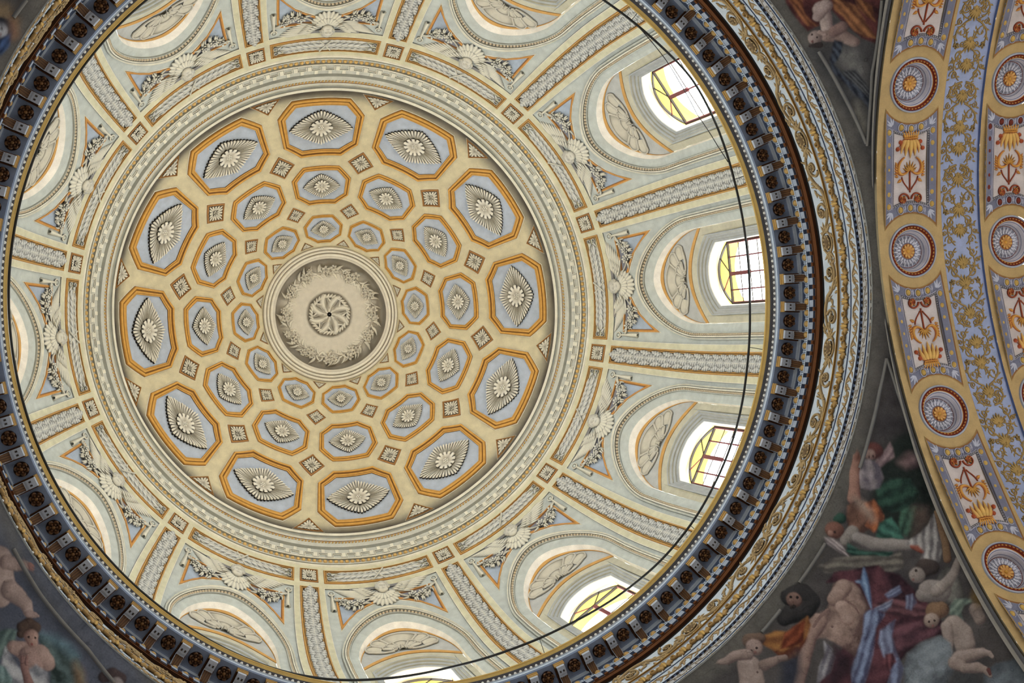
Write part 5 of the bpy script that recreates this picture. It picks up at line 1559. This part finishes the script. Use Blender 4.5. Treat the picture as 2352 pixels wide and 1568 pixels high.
# figures of the four pendentive frescoes: outlines and limbs in millimetres on each pendentive
FRESCO = [[('s',(84,84,84),(62,62,64),[(2060,-1486),(2263,-1237),(2756,-1218),(3528,-1085),(4092,-1254),(3407,-1347),(2663,-1469)],0),('p',(104,56,54),(52,30,34),[(993,-1281),(1426,-773),(1896,-111),(2142,-286),(2354,-444),(2492,-472),(2549,-575),(2379,-708),(2034,-824),(1753,-867),(1851,-1124),(1838,-1320),(1653,-1345),(1364,-1359)],8),('p',(164,108,66),(92,56,40),[(1556,-751),(1756,-669),(1913,-560),(2231,-561),(2504,-518),(2381,-661),(2187,-757),(1954,-780),(1778,-832)],6),('p',(160,100,62),(96,54,40),[(1133,-1266),(1360,-1146),(1570,-1221),(1763,-1203),(1859,-1154),(1764,-1280),(1534,-1303)],6),('p',(150,96,58),(90,54,38),[(1766,-500),(2031,-381),(2259,-431),(2143,-491),(1956,-535)],5),('k',(190,170,160),(120,100,98),[(1660,-991,127),(1821,-1007,100),(1978,-1067,91)],0),('k',(186,164,156),(116,96,94),[(1735,-1085,82),(1660,-915,104)],0),('k',(160,136,126),(100,80,76),[(2083,-1122,92),(2207,-938,100),(2384,-831,81)],0),('k',(150,120,112),(92,72,70),[(2083,-998,91),(2083,-874,90)],0),('k',(168,148,140),(110,92,88),[(2001,-1280,116)],0),('k',(78,62,60),(60,52,50),[(1934,-1300,19)],0),('k',(78,62,60),(60,52,50),[(2020,-1254,16)],0),('k',(130,84,80),(96,70,66),[(2033,-1342,21)],0),('k',(70,60,58),(50,46,46),[(2148,-1280,51),(2078,-1395,33)],0),('k',(170,146,136),(112,92,86),[(1966,-1186,37),(2049,-1130,32)],0),('s',(120,118,114),(86,86,86),[(2373,-1069),(2500,-863),(2787,-825),(2951,-965),(2723,-1083),(2512,-1159)],0),('p',(76,84,98),(38,42,52),[(2209,-1062),(2290,-980),(2427,-1071),(2543,-1245),(2767,-1198),(3018,-1039),(3297,-958),(3540,-939),(3477,-1022),(3188,-1128),(2835,-1226),(2654,-1295),(2429,-1247)],14),('p',(96,98,100),(54,56,60),[(2723,-1179),(2799,-997),(3069,-942),(3329,-947),(3128,-1035),(2922,-1119)],14),('s',(140,136,124),(98,96,90),[(3292,-1190),(3321,-1130),(3579,-1148),(3798,-1194),(3726,-1241),(3510,-1242)],0)],[('s',(104,101,94),(84,82,78),[(-2621,-1459),(-2662,-1332),(-2061,-1346),(-709,-1237),(881,-1219),(1973,-1249),(2583,-1344),(2812,-1434),(1509,-1418),(-496,-1380)],0),('s',(44,52,48),(26,32,31),[(-2426,-1088),(-2847,-882),(-2995,-695),(-2671,-460),(-2117,-115),(-1814,16),(-1537,-144),(-1401,-454),(-1421,-741),(-1764,-967)],0),('p',(52,84,70),(32,46,42),[(-1935,-935),(-2150,-778),(-2237,-534),(-2083,-349),(-1824,-393),(-1662,-605),(-1695,-826)],7),('s',(140,112,112),(96,74,78),[(-2443,-731),(-2595,-640),(-2581,-524),(-2485,-520),(-2424,-636)],0),('p',(72,110,90),(40,56,50),[(-1733,-495),(-1861,-361),(-1885,-235),(-1620,-178),(-1405,-226),(-1436,-377),(-1575,-457)],6),('s',(96,80,72),(54,48,46),[(-1847,-333),(-1915,-156),(-1785,-62),(-1554,-106),(-1443,-196),(-1637,-253)],0),('p',(158,134,134),(112,92,96),[(-2471,-1032),(-2699,-958),(-2615,-900),(-2501,-847),(-2404,-923),(-2275,-998),(-2324,-1081)],5),('k',(122,72,66),(70,44,44),[(-2508,-1156,145)],0),('k',(176,148,136),(120,90,84),[(-2433,-1190,89)],0),('k',(60,44,42),(50,38,38),[(-2385,-1190,16)],0),('k',(60,44,42),(50,38,38),[(-2415,-1135,19)],0),('p',(150,140,142),(92,86,96),[(-2256,-1322),(-2342,-1178),(-2315,-1033),(-2131,-899),(-1951,-895),(-1879,-1008),(-1862,-1141),(-2034,-1277)],4),('k',(178,134,116),(116,80,70),[(-2328,-1362,57),(-2047,-1314,76),(-1855,-1250,80),(-1641,-1179,103)],0),('k',(160,112,96),(96,62,54),[(-2380,-1367,33),(-2312,-1362,43)],0),('p',(140,100,82),(78,56,50),[(-1487,-1214),(-1628,-1150),(-1669,-1002),(-1632,-848),(-1358,-762),(-1181,-851),(-1155,-1054),(-1292,-1160)],3),('p',(190,112,70),(110,62,44),[(-1634,-1008),(-1736,-910),(-1659,-789),(-1561,-691),(-1410,-653),(-1271,-725),(-1310,-859),(-1494,-864)],4),('s',(178,156,140),(140,120,108),[(-1641,-1179),(-1632,-1082),(-1551,-910),(-1444,-802),(-1418,-824),(-1510,-941),(-1566,-1080)],0),('p',(70,122,106),(40,70,62),[(-1439,-702),(-1575,-572),(-1436,-377),(-1370,-303),(-1248,-457),(-1226,-659)],6),('k',(56,92,78),(34,54,48),[(-1251,-1239,89),(-1207,-1268,71)],0),('k',(146,100,84),(84,56,50),[(-1025,-1238,146)],0),('k',(60,48,46),(48,40,40),[(-991,-1217,21)],0),('k',(170,128,112),(120,84,74),[(-946,-1265,47)],0),('p',(182,170,168),(120,110,112),[(-839,-1309),(-878,-1195),(-868,-1069),(-793,-960),(-747,-888),(-749,-987),(-757,-1113),(-765,-1240)],8),('k',(156,148,140),(96,90,86),[(-1131,-996,101),(-946,-1032,79)],0),('p',(62,104,90),(34,56,52),[(-924,-974),(-912,-800),(-974,-590),(-1112,-373),(-1070,-330),(-911,-537),(-785,-786),(-804,-941)],5),('k',(160,152,146),(98,92,90),[(-1075,-899,87),(-1100,-649,103),(-1214,-396,101),(-1303,-181,78)],0),('k',(164,92,72),(96,50,42),[(-1319,-119,60),(-1312,-2,51)],0),('k',(140,70,54),(96,50,42),[(-1292,7,26),(-1289,54,17)],0),('p',(176,172,168),(98,94,96),[(-1850,-38),(-1695,-50),(-1533,-97),(-1393,-198),(-1306,-228),(-1355,-66),(-1309,45),(-1193,53),(-1053,211),(-1162,295),(-1378,259),(-1640,107)],16),('k',(142,112,82),(84,60,48),[(-1895,-19,32),(-1695,130,47),(-1520,269,54),(-1327,381,58)],0),('p',(128,122,112),(80,76,72),[(-362,-1184),(-605,-1037),(-806,-797),(-1011,-372),(-1168,-259),(-985,-126),(-829,-235),(-638,-712),(-340,-1047)],7),('p',(104,62,70),(48,32,40),[(-206,-947),(-413,-937),(-574,-727),(-724,-611),(-829,-449),(-789,-310),(-838,-123),(-732,190),(-649,444),(-526,699),(-413,834),(-227,622),(52,517),(344,525),(668,568),(1228,-122),(874,-250),(504,-213),(157,-148),(-220,-261),(-376,-522),(-349,-778)],9),('p',(120,78,84),(66,44,50),[(-262,-237),(-478,-48),(-601,261),(-585,457),(-476,473),(-313,143),(-260,-114)],5),('p',(112,72,82),(54,38,46),[(-204,210),(-420,458),(-464,757),(-284,681),(-38,506),(197,446),(55,277)],5),('p',(140,168,204),(84,108,146),[(-699,-608),(-614,-525),(-474,-406),(-232,-234),(-383,-424),(-464,-532),(-454,-604),(-519,-552)],5),('p',(150,160,182),(96,104,130),[(-235,-172),(-379,-87),(-463,-30),(-373,-12),(-274,-50)],5),('p',(120,130,158),(84,88,116),[(-494,-152),(-593,-112),(-692,-46),(-637,12),(-557,-20),(-467,-89)],5),('p',(126,134,160),(86,84,108),[(-617,112),(-675,174),(-601,261),(-479,260),(-467,196)],5),('p',(132,148,182),(72,74,102),[(-94,-292),(-238,-174),(-236,-27),(-3,-29),(343,154),(586,254),(836,345),(811,171),(670,37),(278,-92)],8),('p',(140,152,182),(82,80,104),[(-7,57),(-139,105),(-239,144),(-16,231),(145,410),(233,543),(316,455),(269,300),(149,134)],6),('p',(130,144,178),(84,86,110),[(252,362),(203,474),(262,612),(522,704),(601,591),(400,516)],5),('p',(128,74,80),(70,40,48),[(240,304),(167,377),(248,481),(361,463),(338,348)],5),('p',(176,148,134),(98,76,72),[(-242,-852),(-373,-766),(-410,-639),(-367,-493),(-202,-265),(-84,-267),(170,-129),(502,-21),(497,-167),(490,-377),(517,-514),(627,-619),(565,-796),(341,-816),(157,-729),(-40,-774)],3),('k',(182,154,140),(112,88,82),[(-279,-714,126),(-45,-727,112)],0),('k',(176,146,132),(104,80,76),[(392,-730,134),(664,-699,116),(944,-570,101),(1172,-452,87),(1419,-325,82)],0),('k',(190,162,148),(140,112,102),[(-8,-579,102),(116,-400,87)],0),('k',(120,94,88),(104,82,78),[(329,-530,20)],0),('k',(138,110,102),(120,94,88),[(157,-729,22),(320,-752,27),(490,-742,22)],0),('k',(136,108,100),(120,94,88),[(-131,-603,18),(-124,-449,15),(-63,-338,13)],0),('k',(64,62,62),(34,34,36),[(340,-1264,141),(143,-1176,154),(184,-995,147),(359,-987,160),(547,-1100,152),(700,-1130,102)],0),('k',(142,112,100),(84,62,58),[(325,-1194,121)],0),('k',(150,120,106),(104,78,70),[(363,-1217,37)],0),('k',(44,38,38),(36,32,32),[(320,-1255,23)],0),('k',(44,38,38),(36,32,32),[(265,-1174,23)],0),('k',(62,52,50),(44,40,40),[(410,-1138,32),(455,-1162,23)],0),('p',(176,120,64),(96,52,36),[(1086,-1189),(931,-1127),(824,-986),(429,-888),(498,-789),(753,-698),(1049,-651),(1204,-747),(1183,-989),(1224,-1126)],6),('p',(150,74,46),(86,40,30),[(858,-988),(496,-896),(776,-724),(952,-781),(1090,-894)],5),('p',(164,162,166),(100,96,108),[(583,-494),(607,-345),(686,-230),(903,-148),(1114,-191),(928,-314),(732,-358)],5),('s',(64,44,52),(44,34,40),[(545,-338),(532,-141),(523,-21),(721,76),(1032,36),(1045,-113),(855,-159)],0),('s',(58,62,76),(44,46,56),[(1240,-718),(948,-675),(1181,-462),(1443,-349),(1578,-482)],0),('k',(128,104,88),(78,60,54),[(1318,-1280,131),(1182,-1217,93)],0),('k',(176,152,142),(118,96,90),[(1353,-1183,130)],0),('k',(66,52,50),(52,44,44),[(1337,-1150,21)],0),('k',(66,52,50),(52,44,44),[(1419,-1180,18)],0),('k',(140,100,92),(110,80,76),[(1405,-1123,28)],0),('k',(178,158,148),(112,96,90),[(1642,-1036,182),(1781,-851,188),(1930,-740,178)],0),('k',(170,148,138),(108,90,86),[(1517,-1174,92),(1664,-1285,84),(1832,-1317,61),(1937,-1370,42)],0),('k',(150,128,118),(98,82,78),[(1461,-902,86),(1248,-824,58),(1153,-761,45)],0),('k',(100,80,74),(84,70,66),[(1612,-901,16)],0),('p',(120,118,112),(70,68,66),[(-1250,389),(-1146,619),(-968,820),(-820,695),(-732,422),(-972,388)],3),('k',(158,148,142),(98,90,88),[(-834,344,149),(-878,482,156),(-741,301,104)],0),('k',(162,150,142),(104,94,90),[(-861,445,87),(-1033,517,78),(-1182,547,66),(-1374,521,45)],0),('k',(80,70,66),(48,42,42),[(-1113,136,118),(-1137,239,109),(-1017,136,84)],0),('k',(164,152,144),(108,98,94),[(-951,100,114)],0),('k',(74,64,62),(60,54,52),[(-1004,60,21)],0),('k',(140,104,98),(110,84,80),[(-870,81,21)],0),('k',(168,154,146),(120,110,104),[(-926,48,25)],0),('p',(130,146,132),(82,98,90),[(-758,706),(-882,730),(-957,893),(-941,946),(-853,858),(-747,870),(-668,937),(-624,848),(-670,758)],8),('k',(160,144,134),(100,86,82),[(-866,1030,87),(-786,1140,78)],0),('k',(170,154,144),(104,90,86),[(-563,860,132),(-513,1026,142),(-412,1132,137)],0),('k',(172,156,146),(108,92,88),[(-506,793,80),(-347,925,67),(-193,1017,47),(-128,1022,28)],0),('k',(144,112,84),(88,66,56),[(-614,556,131),(-668,618,110)],0),('k',(172,152,140),(116,98,90),[(-484,575,106)],0),('k',(70,56,52),(56,48,46),[(-450,557,16)],0),('k',(70,56,52),(56,48,46),[(-499,613,16)],0),('k',(144,96,90),(112,80,76),[(-425,632,20)],0),('p',(134,144,152),(78,84,90),[(257,619),(59,546),(-155,621),(-341,785),(-338,949),(-98,1171),(187,1226),(499,809)],2),('p',(108,118,126),(66,72,78),[(-214,1550),(-379,1624),(-509,1808),(-446,2021),(-230,2158),(15,1681)],2),('s',(74,76,78),(56,58,60),[(-23,1197),(-159,1405),(-119,1613),(61,1599),(231,1304)],0),('k',(170,152,142),(100,86,82),[(-225,1157,101),(-348,1307,85),(-408,1383,69)],0),('k',(172,154,146),(110,96,90),[(-414,1379,54),(-447,1471,38),(-433,1528,23)],0),('k',(168,150,140),(98,82,78),[(-147,1138,90),(-152,1227,78)],0),('k',(164,146,136),(98,84,80),[(-147,1299,69),(-222,1432,69),(-246,1529,49),(-211,1642,26)],0),('k',(110,66,62),(86,54,52),[(-269,1573,27),(-228,1626,19)],0),('s',(150,116,50),(100,78,38),[(-1082,929),(-1053,988),(-952,1029),(-1005,952)],0)],[('s',(96,100,112),(80,84,96),[(2963,-1514),(1966,-1634),(721,-1638),(-55,-1372),(380,-1074),(1673,-1336),(2558,-1366)],0),('k',(172,150,140),(110,90,86),[(2771,-1053,224),(2507,-948,202),(2393,-838,168)],0),('k',(176,152,142),(112,92,88),[(2702,-1157,103),(2585,-1256,91),(2502,-1354,67),(2456,-1400,51)],0),('k',(158,112,102),(110,78,74),[(2473,-1411,38),(2422,-1444,21)],0),('k',(158,112,102),(110,78,74),[(2422,-1392,30),(2377,-1418,17)],0),('k',(174,150,140),(110,92,88),[(2355,-991,142),(2201,-1030,114),(2087,-1046,90),(1989,-1008,73)],0),('k',(172,146,138),(112,92,88),[(1953,-989,57),(1892,-1047,41),(1848,-1076,21)],0),('k',(110,90,84),(96,80,76),[(2496,-991,12)],0),('p',(108,130,124),(64,82,80),[(2059,-458),(2002,-623),(1905,-727),(1798,-601),(1781,-446),(1791,-261)],8),('p',(92,112,112),(42,54,52),[(1680,-913),(1535,-1006),(1319,-1089),(1098,-1104),(919,-1024),(688,-831),(1064,-496),(1224,-713),(1414,-797)],10),('s',(110,142,156),(80,104,116),[(1629,-951),(1471,-1061),(1259,-1119),(1069,-1104),(1087,-1060),(1277,-1046),(1466,-997)],0),('s',(150,120,86),(100,80,62),[(1034,-1001),(893,-967),(712,-811),(760,-771),(890,-865)],0),('k',(180,150,138),(112,88,84),[(1770,-547,90),(1609,-644,138),(1458,-723,159),(1333,-741,120)],0),('k',(172,140,130),(110,86,82),[(1555,-618,138),(1434,-581,138)],0),('k',(92,72,62),(48,38,36),[(1874,-810,88),(1849,-899,101),(1766,-935,89),(1830,-742,60)],0),('k',(182,146,132),(116,86,78),[(1704,-822,104),(1656,-793,84)],0),('k',(70,52,48),(56,46,44),[(1729,-794,18)],0),('k',(70,52,48),(56,46,44),[(1657,-857,16)],0),('k',(150,86,80),(116,74,70),[(1634,-760,20)],0),('k',(190,154,140),(150,120,110),[(1659,-807,16)],0),('p',(184,184,186),(110,112,120),[(1835,-469),(1715,-437),(1584,-417),(1452,-423),(1406,-610),(1242,-641),(1025,-481),(1465,-27),(1675,-227)],8),('k',(150,112,104),(92,66,64),[(1596,-545,31),(1517,-492,51),(1418,-433,54),(1273,-341,73)],0),('k',(150,112,104),(92,66,64),[(1572,-600,20),(1508,-529,27)],0),('p',(120,146,144),(70,92,94),[(1790,-204),(1675,-284),(1509,-251),(1413,-85),(1541,60)],6),('k',(84,68,68),(46,40,42),[(609,-1126,83),(531,-1237,97),(388,-1268,76)],0),('k',(150,140,138),(96,88,88),[(401,-1158,109)],0),('k',(60,52,52),(50,46,46),[(425,-1153,19)],0)],[('s',(150,124,88),(112,96,76),[(-1188,-948),(-1090,-1134),(-1159,-1331),(-1356,-1404),(-1301,-1246),(-1332,-1043)],0),('k',(72,72,78),(46,48,56),[(-1369,-1189,114),(-1352,-1277,103)],0),('k',(172,174,180),(112,112,120),[(-1415,-1212,98)],0),('k',(70,68,74),(60,58,64),[(-1402,-1210,16)],0),('k',(140,110,108),(110,90,90),[(-1471,-1236,18)],0),('p',(70,96,144),(40,54,84),[(-1634,-1224),(-1462,-1295),(-1395,-1353),(-1530,-1407),(-1698,-1378),(-1792,-1309)],6),('s',(150,108,84),(110,84,70),[(-1225,-1248),(-1219,-1319),(-1343,-1421),(-1421,-1418),(-1338,-1328)],0)]]
FRAMES = [(1,[(-4078,-1249),(-3497,-1281),(-2736,-1277),(-2158,-1264)]),(1,[(-755,-1262),(39,-1278)]),(1,[(592,-1259),(1084,-1250)]),(1,[(-4078,-1249),(-3547,-1019),(-3091,-787),(-2657,-554),(-2120,-172),(-1499,422),(-920,1222),(-535,1930)]),(0,[(2231,-1339),(2970,-1310),(3986,-1244)]),(0,[(4026,-1241),(3594,-1079),(2964,-806),(2041,-202)]),(3,[(-871,-1274),(-1179,-1262)]),(2,[(2796,-1334),(2018,-1278),(1037,-1263),(440,-1158)])]
# ------------------------------------------------------------------ pendentives with painted figures
RP, LAT0 = 9.755, 40.0
CL0 = RP * math.cos(rad(LAT0))


def pend(lon, lat, h=0.0):
    lo, la, h = np.broadcast_arrays(np.radians(np.asarray(lon, float)), np.radians(np.asarray(lat, float)), np.asarray(h, float))
    r = RP - h
    return np.stack([r * np.cos(la) * np.cos(lo), r * np.cos(la) * np.sin(lo), AZ + r * np.sin(la)], -1)


def hash_noise(x, y, seed=0):
    xi, yi = np.floor(x).astype(np.int64), np.floor(y).astype(np.int64)
    fx, fy = x - xi, y - yi
    fx, fy = fx * fx * (3 - 2 * fx), fy * fy * (3 - 2 * fy)
    def hsh(a, b):
        v = np.sin(a * 127.1 + b * 311.7 + seed * 74.7) * 43758.5453
        return v - np.floor(v)
    return (hsh(xi, yi) * (1 - fx) + hsh(xi + 1, yi) * fx) * (1 - fy) + (hsh(xi, yi + 1) * (1 - fx) + hsh(xi + 1, yi + 1) * fx) * fy


def fbm(x, y, s=0):
    return .5 * hash_noise(x, y, s) + .3 * hash_noise(x * 2.1, y * 2.1, s + 1) + .2 * hash_noise(x * 4.3, y * 4.3, s + 2)


def seg_d(X, Y, ax, ay, bx, by):
    dx, dy = bx - ax, by - ay
    L2 = dx * dx + dy * dy + 1e-12
    t = np.clip(((X - ax) * dx + (Y - ay) * dy) / L2, 0, 1)
    qx, qy = X - ax - t * dx, Y - ay - t * dy
    return np.hypot(qx, qy), t, qx, qy


def paint(X, Y, shapes, col):
    """lay the painter's shapes one over the other as pigment"""
    Lx, Ly = -.55, -.83
    wob = (fbm(X * 5, Y * 5, 3) - .5) * .05
    grain = fbm(X * 9, Y * 9, 8) - .5
    for kind, light, dark, pts, opt in shapes:
        p = np.array(pts, float) / 1000.0
        lo_, hi_ = p[:, :2].min(0) - .6, p[:, :2].max(0) + .6
        s = np.where((X > lo_[0]) & (X < hi_[0]) & (Y > lo_[1]) & (Y < hi_[1]))[0]
        if not len(s):
            continue
        x, y = X[s] + wob[s] * .5, Y[s] + wob[s] * .5
        cl, cd = [lin(np.array(c_) * .84 + np.mean(c_) * .16) for c_ in (light, dark)]
        if kind == 'k':
            if len(p) == 1:
                p = np.vstack([p, p + [1e-4, 0, 0]])
            best = np.full(len(s), 1e9); sh = np.zeros(len(s)); soft = np.zeros(len(s))
            for a, b in zip(p[:-1], p[1:]):
                d, t, qx, qy = seg_d(x, y, a[0], a[1], b[0], b[1])
                r = a[2] + (b[2] - a[2]) * t
                e = d - r
                m = e < best
                nz = np.sqrt(np.maximum(1 - (d / r) ** 2, 0))
                v = .50 * nz + .62 * (qx * Lx + qy * Ly) / r + .12
                best = np.where(m, e, best); sh = np.where(m, v, sh); soft = np.where(m, np.minimum(.030, r * .35), soft)
            al = 1 - sm(best / np.maximum(soft, 1e-4), -.7, .5)
            f = np.clip(sh + .35 * grain[s], 0, 1)
        else:
            inside = np.zeros(len(s), bool); dist = np.full(len(s), 1e9)
            for a, b in zip(p, np.roll(p, -1, 0)):
                d, _, _, _ = seg_d(x, y, a[0], a[1], b[0], b[1]); dist = np.minimum(dist, d)
                c = ((a[1] > y) != (b[1] > y)) & (x < (b[0] - a[0]) * (y - a[1]) / (b[1] - a[1] + 1e-12) + a[0])
                inside ^= c
            e = np.where(inside, -dist, dist)
            al = 1 - sm(e, -.02, .035) if kind == 'p' else 1 - sm(e, -.09, .12)
            c = p.mean(0); sz = np.ptp(p, axis=0)
            q = p - c; w_, v_ = np.linalg.eigh(q.T @ q); dn = v_[:, 0]; da_ = v_[:, 1]
            un = ((x - c[0]) * dn[0] + (y - c[1]) * dn[1]); ua = ((x - c[0]) * da_[0] + (y - c[1]) * da_[1])
            ext = max(np.abs(q @ dn).max(), .05)
            f = .52 - .28 * (un * np.sign(dn @ [-Lx, -Ly] or 1)) / ext + .9 * grain[s]
            if kind == 'p':
                warp = fbm(x * 3.2, y * 3.2, int(opt)) * 5
                f = f + .34 * np.sin(un / ext * (1.6 + opt * .55) * 1.5 + ua * 1.8 + warp) - .18 * sm(-dist, -.07, 0)
            f = np.clip(f, 0, 1)
        cc = mixc(cd, cl, f)
        col[s] = col[s] * (1 - al[:, None]) + cc * al[:, None]
    return col


PEND = [(220, 40.0, 480, 'fresco on the upper right pendentive, draped figure in red and gold with dark wing', (88, 86, 84), (58, 57, 60)),
        (350, 26.5, 640, 'fresco on the lower right pendentive, bearded bare-chested man in crimson drapery among children', (92, 88, 86), (52, 50, 53)),
        (200, 38.5, 480, 'fresco on the lower left pendentive, young angel with green wing below a child', (92, 96, 108), (66, 70, 82)),
        (120, 43.0, 360, 'fresco on the upper left pendentive, pale face and gold cloud in the picture corner', (96, 92, 88), (62, 60, 62))]
for q, (nr, lmin, nc, lab, c1, c2) in enumerate(PEND):
    lat = np.r_[np.linspace(48.95, lmin, nr), np.linspace(lmin, 19.7, 14)[1:]]
    R = RP * np.cos(np.radians(lat))
    beta = np.degrees(np.arccos(np.clip(AD / R, -1, 1)))
    t = np.linspace(0, 1, nc)
    lon = beta[:, None] + (90 - 2 * beta)[:, None] * t[None]
    la = lat[:, None] + 0 * lon
    X = (CL0 * np.radians(lon - 45)).ravel(); Y = (RP * np.radians(LAT0 - la)).ravel()
    base = mixc(lin(c2), lin(c1), np.clip(fbm(X * 1.3, Y * 1.3, 20 + q) * 1.3 - .15, 0, 1))
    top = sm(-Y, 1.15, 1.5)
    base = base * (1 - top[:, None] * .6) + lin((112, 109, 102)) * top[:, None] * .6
    col = paint(X, Y, FRESCO[q], base)
    col *= (0.86 + .28 * fbm(X * 14, Y * 14, 40))[:, None]
    crack = np.abs(fbm(X * 2.3, Y * 2.3, 60 + q) - .5)
    col = np.where((crack < .004)[:, None], col * .75, col)
    g = G(); g.grid(pend(lon, la), col.reshape(len(lat), nc, 3))
    M0 = np.eye(4); M0[:3, 3] = pend(45, 42)
    root = ob('pendentive', g.mesh('pendentive', M_FRESCO, 2, M0), M=bay_rot(3 * q) @ M0, label=lab, cat='fresco', group='pendentives under the dome')
    for qq, pts in FRAMES:
        if qq == q:
            p = np.array(pts, float) / 1000
            s = np.linspace(0, len(p) - 1, 8 * len(p)); P = np.c_[np.interp(s, range(len(p)), p[:, 0]), np.interp(s, range(len(p)), p[:, 1])]
            g = G(); ribbon(g, lambda X, Y, h: pend(45 + np.degrees(np.asarray(X) / CL0), LAT0 - np.degrees(np.asarray(Y) / RP), h), P, .06, -.002, .035, lin((134, 132, 126)), lin((84, 84, 86)), 6)
            part('frame_moulding', g.mesh('frame_moulding', M_PLASTER, True, M0), root)
    for side in (0, 1):                                      # grey border along the crossing arch
        lt = np.linspace(47.7, 19.8, 90); Rr = RP * np.cos(np.radians(lt)); be = np.degrees(np.arccos(np.clip(AD / Rr, -1, 1)))
        o = np.array([-.02, .5, .58, 1.1, 1.15])
        hs = np.array([.056, .052, .075, .07, 0.0])
        lo = be[:, None] + np.degrees(.11 * o[None] / Rr[:, None])
        if side: lo = 90 - lo
        g = G(); cc = np.array([lin((92, 92, 94)), lin((96, 95, 96)), lin((140, 136, 128)), lin((150, 146, 138)), lin((84, 82, 82))])
        g.grid(pend(lo, lt[:, None], hs[None]), np.tile(cc[None], (90, 1, 1)))
        part('border', g.mesh('border', M_PLASTER, True, M0), root)
# ------------------------------------------------------------------ black cable hung round the foot of the dome
def tube(g, P, r, n=8, closed=False):
    P = np.asarray(P, float)
    T = (np.roll(P, -1, 0) - np.roll(P, 1, 0)) if closed else np.gradient(P, axis=0)
    T /= np.linalg.norm(T, axis=1)[:, None]
    A = np.cross(T, [0, 0, 1.0]); A /= np.maximum(np.linalg.norm(A, axis=1), 1e-9)[:, None]; B = np.cross(T, A)
    a = np.linspace(0, 2 * np.pi, n, endpoint=False)
    Q = P[:, None] + r * (np.cos(a)[None, :, None] * A[:, None] + np.sin(a)[None, :, None] * B[:, None])
    return g.grid(Q, (1, 1, 1), closeu=closed, closev=True)


CAB = [(38.4, 5.924, .3), (48.6, 6.004, .3), (57.5, 6.111, .3), (66.0, 6.049, .3), (76.3, 5.938, .3), (87.2, 5.873, .3), (96.0, 5.854, .3), (106.1, 5.898, .3), (115.5, 5.98, .3), (122.3, 6.013, .3), (132.2, 6.036, .3), (141.2, 6.015, .3), (150.4, 5.942, .3),
       (160.2, 5.85, .3), (169.5, 5.82, .3), (179.7, 5.84, .3), (190.6, 5.938, .3), (198.4, 6.01, .27), (206.2, 6.03, .18), (214, 6.01, .10), (225, 5.985, .06), (245, 5.975, .05), (265, 5.97, .05), (285, 5.97, .05), (300, 5.975, .05), (316, 5.985, .06), (330, 5.985, .07), (350, 5.96, .15), (375, 5.94, .25)]
c_ = np.array(CAB)
aa = np.linspace(0, 360, 361)[:-1]
Rr = np.interp(aa, np.r_[c_[:, 0] - 360, c_[:, 0], c_[:, 0] + 360], np.tile(c_[:, 1], 3))
Zz = np.interp(aa, np.r_[c_[:, 0] - 360, c_[:, 0], c_[:, 0] + 360], np.tile(c_[:, 2], 3))
for _ in range(6):
    Rr = (np.roll(Rr, 1) + 2 * Rr + np.roll(Rr, -1)) / 4; Zz = (np.roll(Zz, 1) + 2 * Zz + np.roll(Zz, -1)) / 4
g = G(); tube(g, rz(Rr, Zz, aa), .021, 8, True)
cable = ob('cable', g.mesh('cable', M_CABLE, 2), M=rotz(PH), label='thick black cable strung round the dome past the right-hand windows', cat='cable')
for az in (44, 75, 103, 118, 134, 165, 195):
    r_, z_ = float(np.interp(az, aa, Rr)), float(np.interp(az, aa, Zz))
    g = G(); tube(g, [rz(r_, z_, az), rz(6.3, z_ + .01, az + .1), rz(6.56, z_ + .02, az + .2)], .006, 6)
    part('wall_tie', g.mesh('wall_tie', M_CABLE, 2), cable)
g = G()
a2 = np.linspace(46, 72, 40); tube(g, rz(np.interp(a2, [46, 52.6, 56.7, 62.7, 68.9, 72], [5.97, 5.93, 5.88, 5.83, 5.90, 5.96]), .3, a2), .008, 6)
ob('thin_wire', g.mesh('thin_wire', M_CABLE, 2), M=rotz(PH), label="thin black wire beside the cable in front of the window at two o'clock", cat='wire')
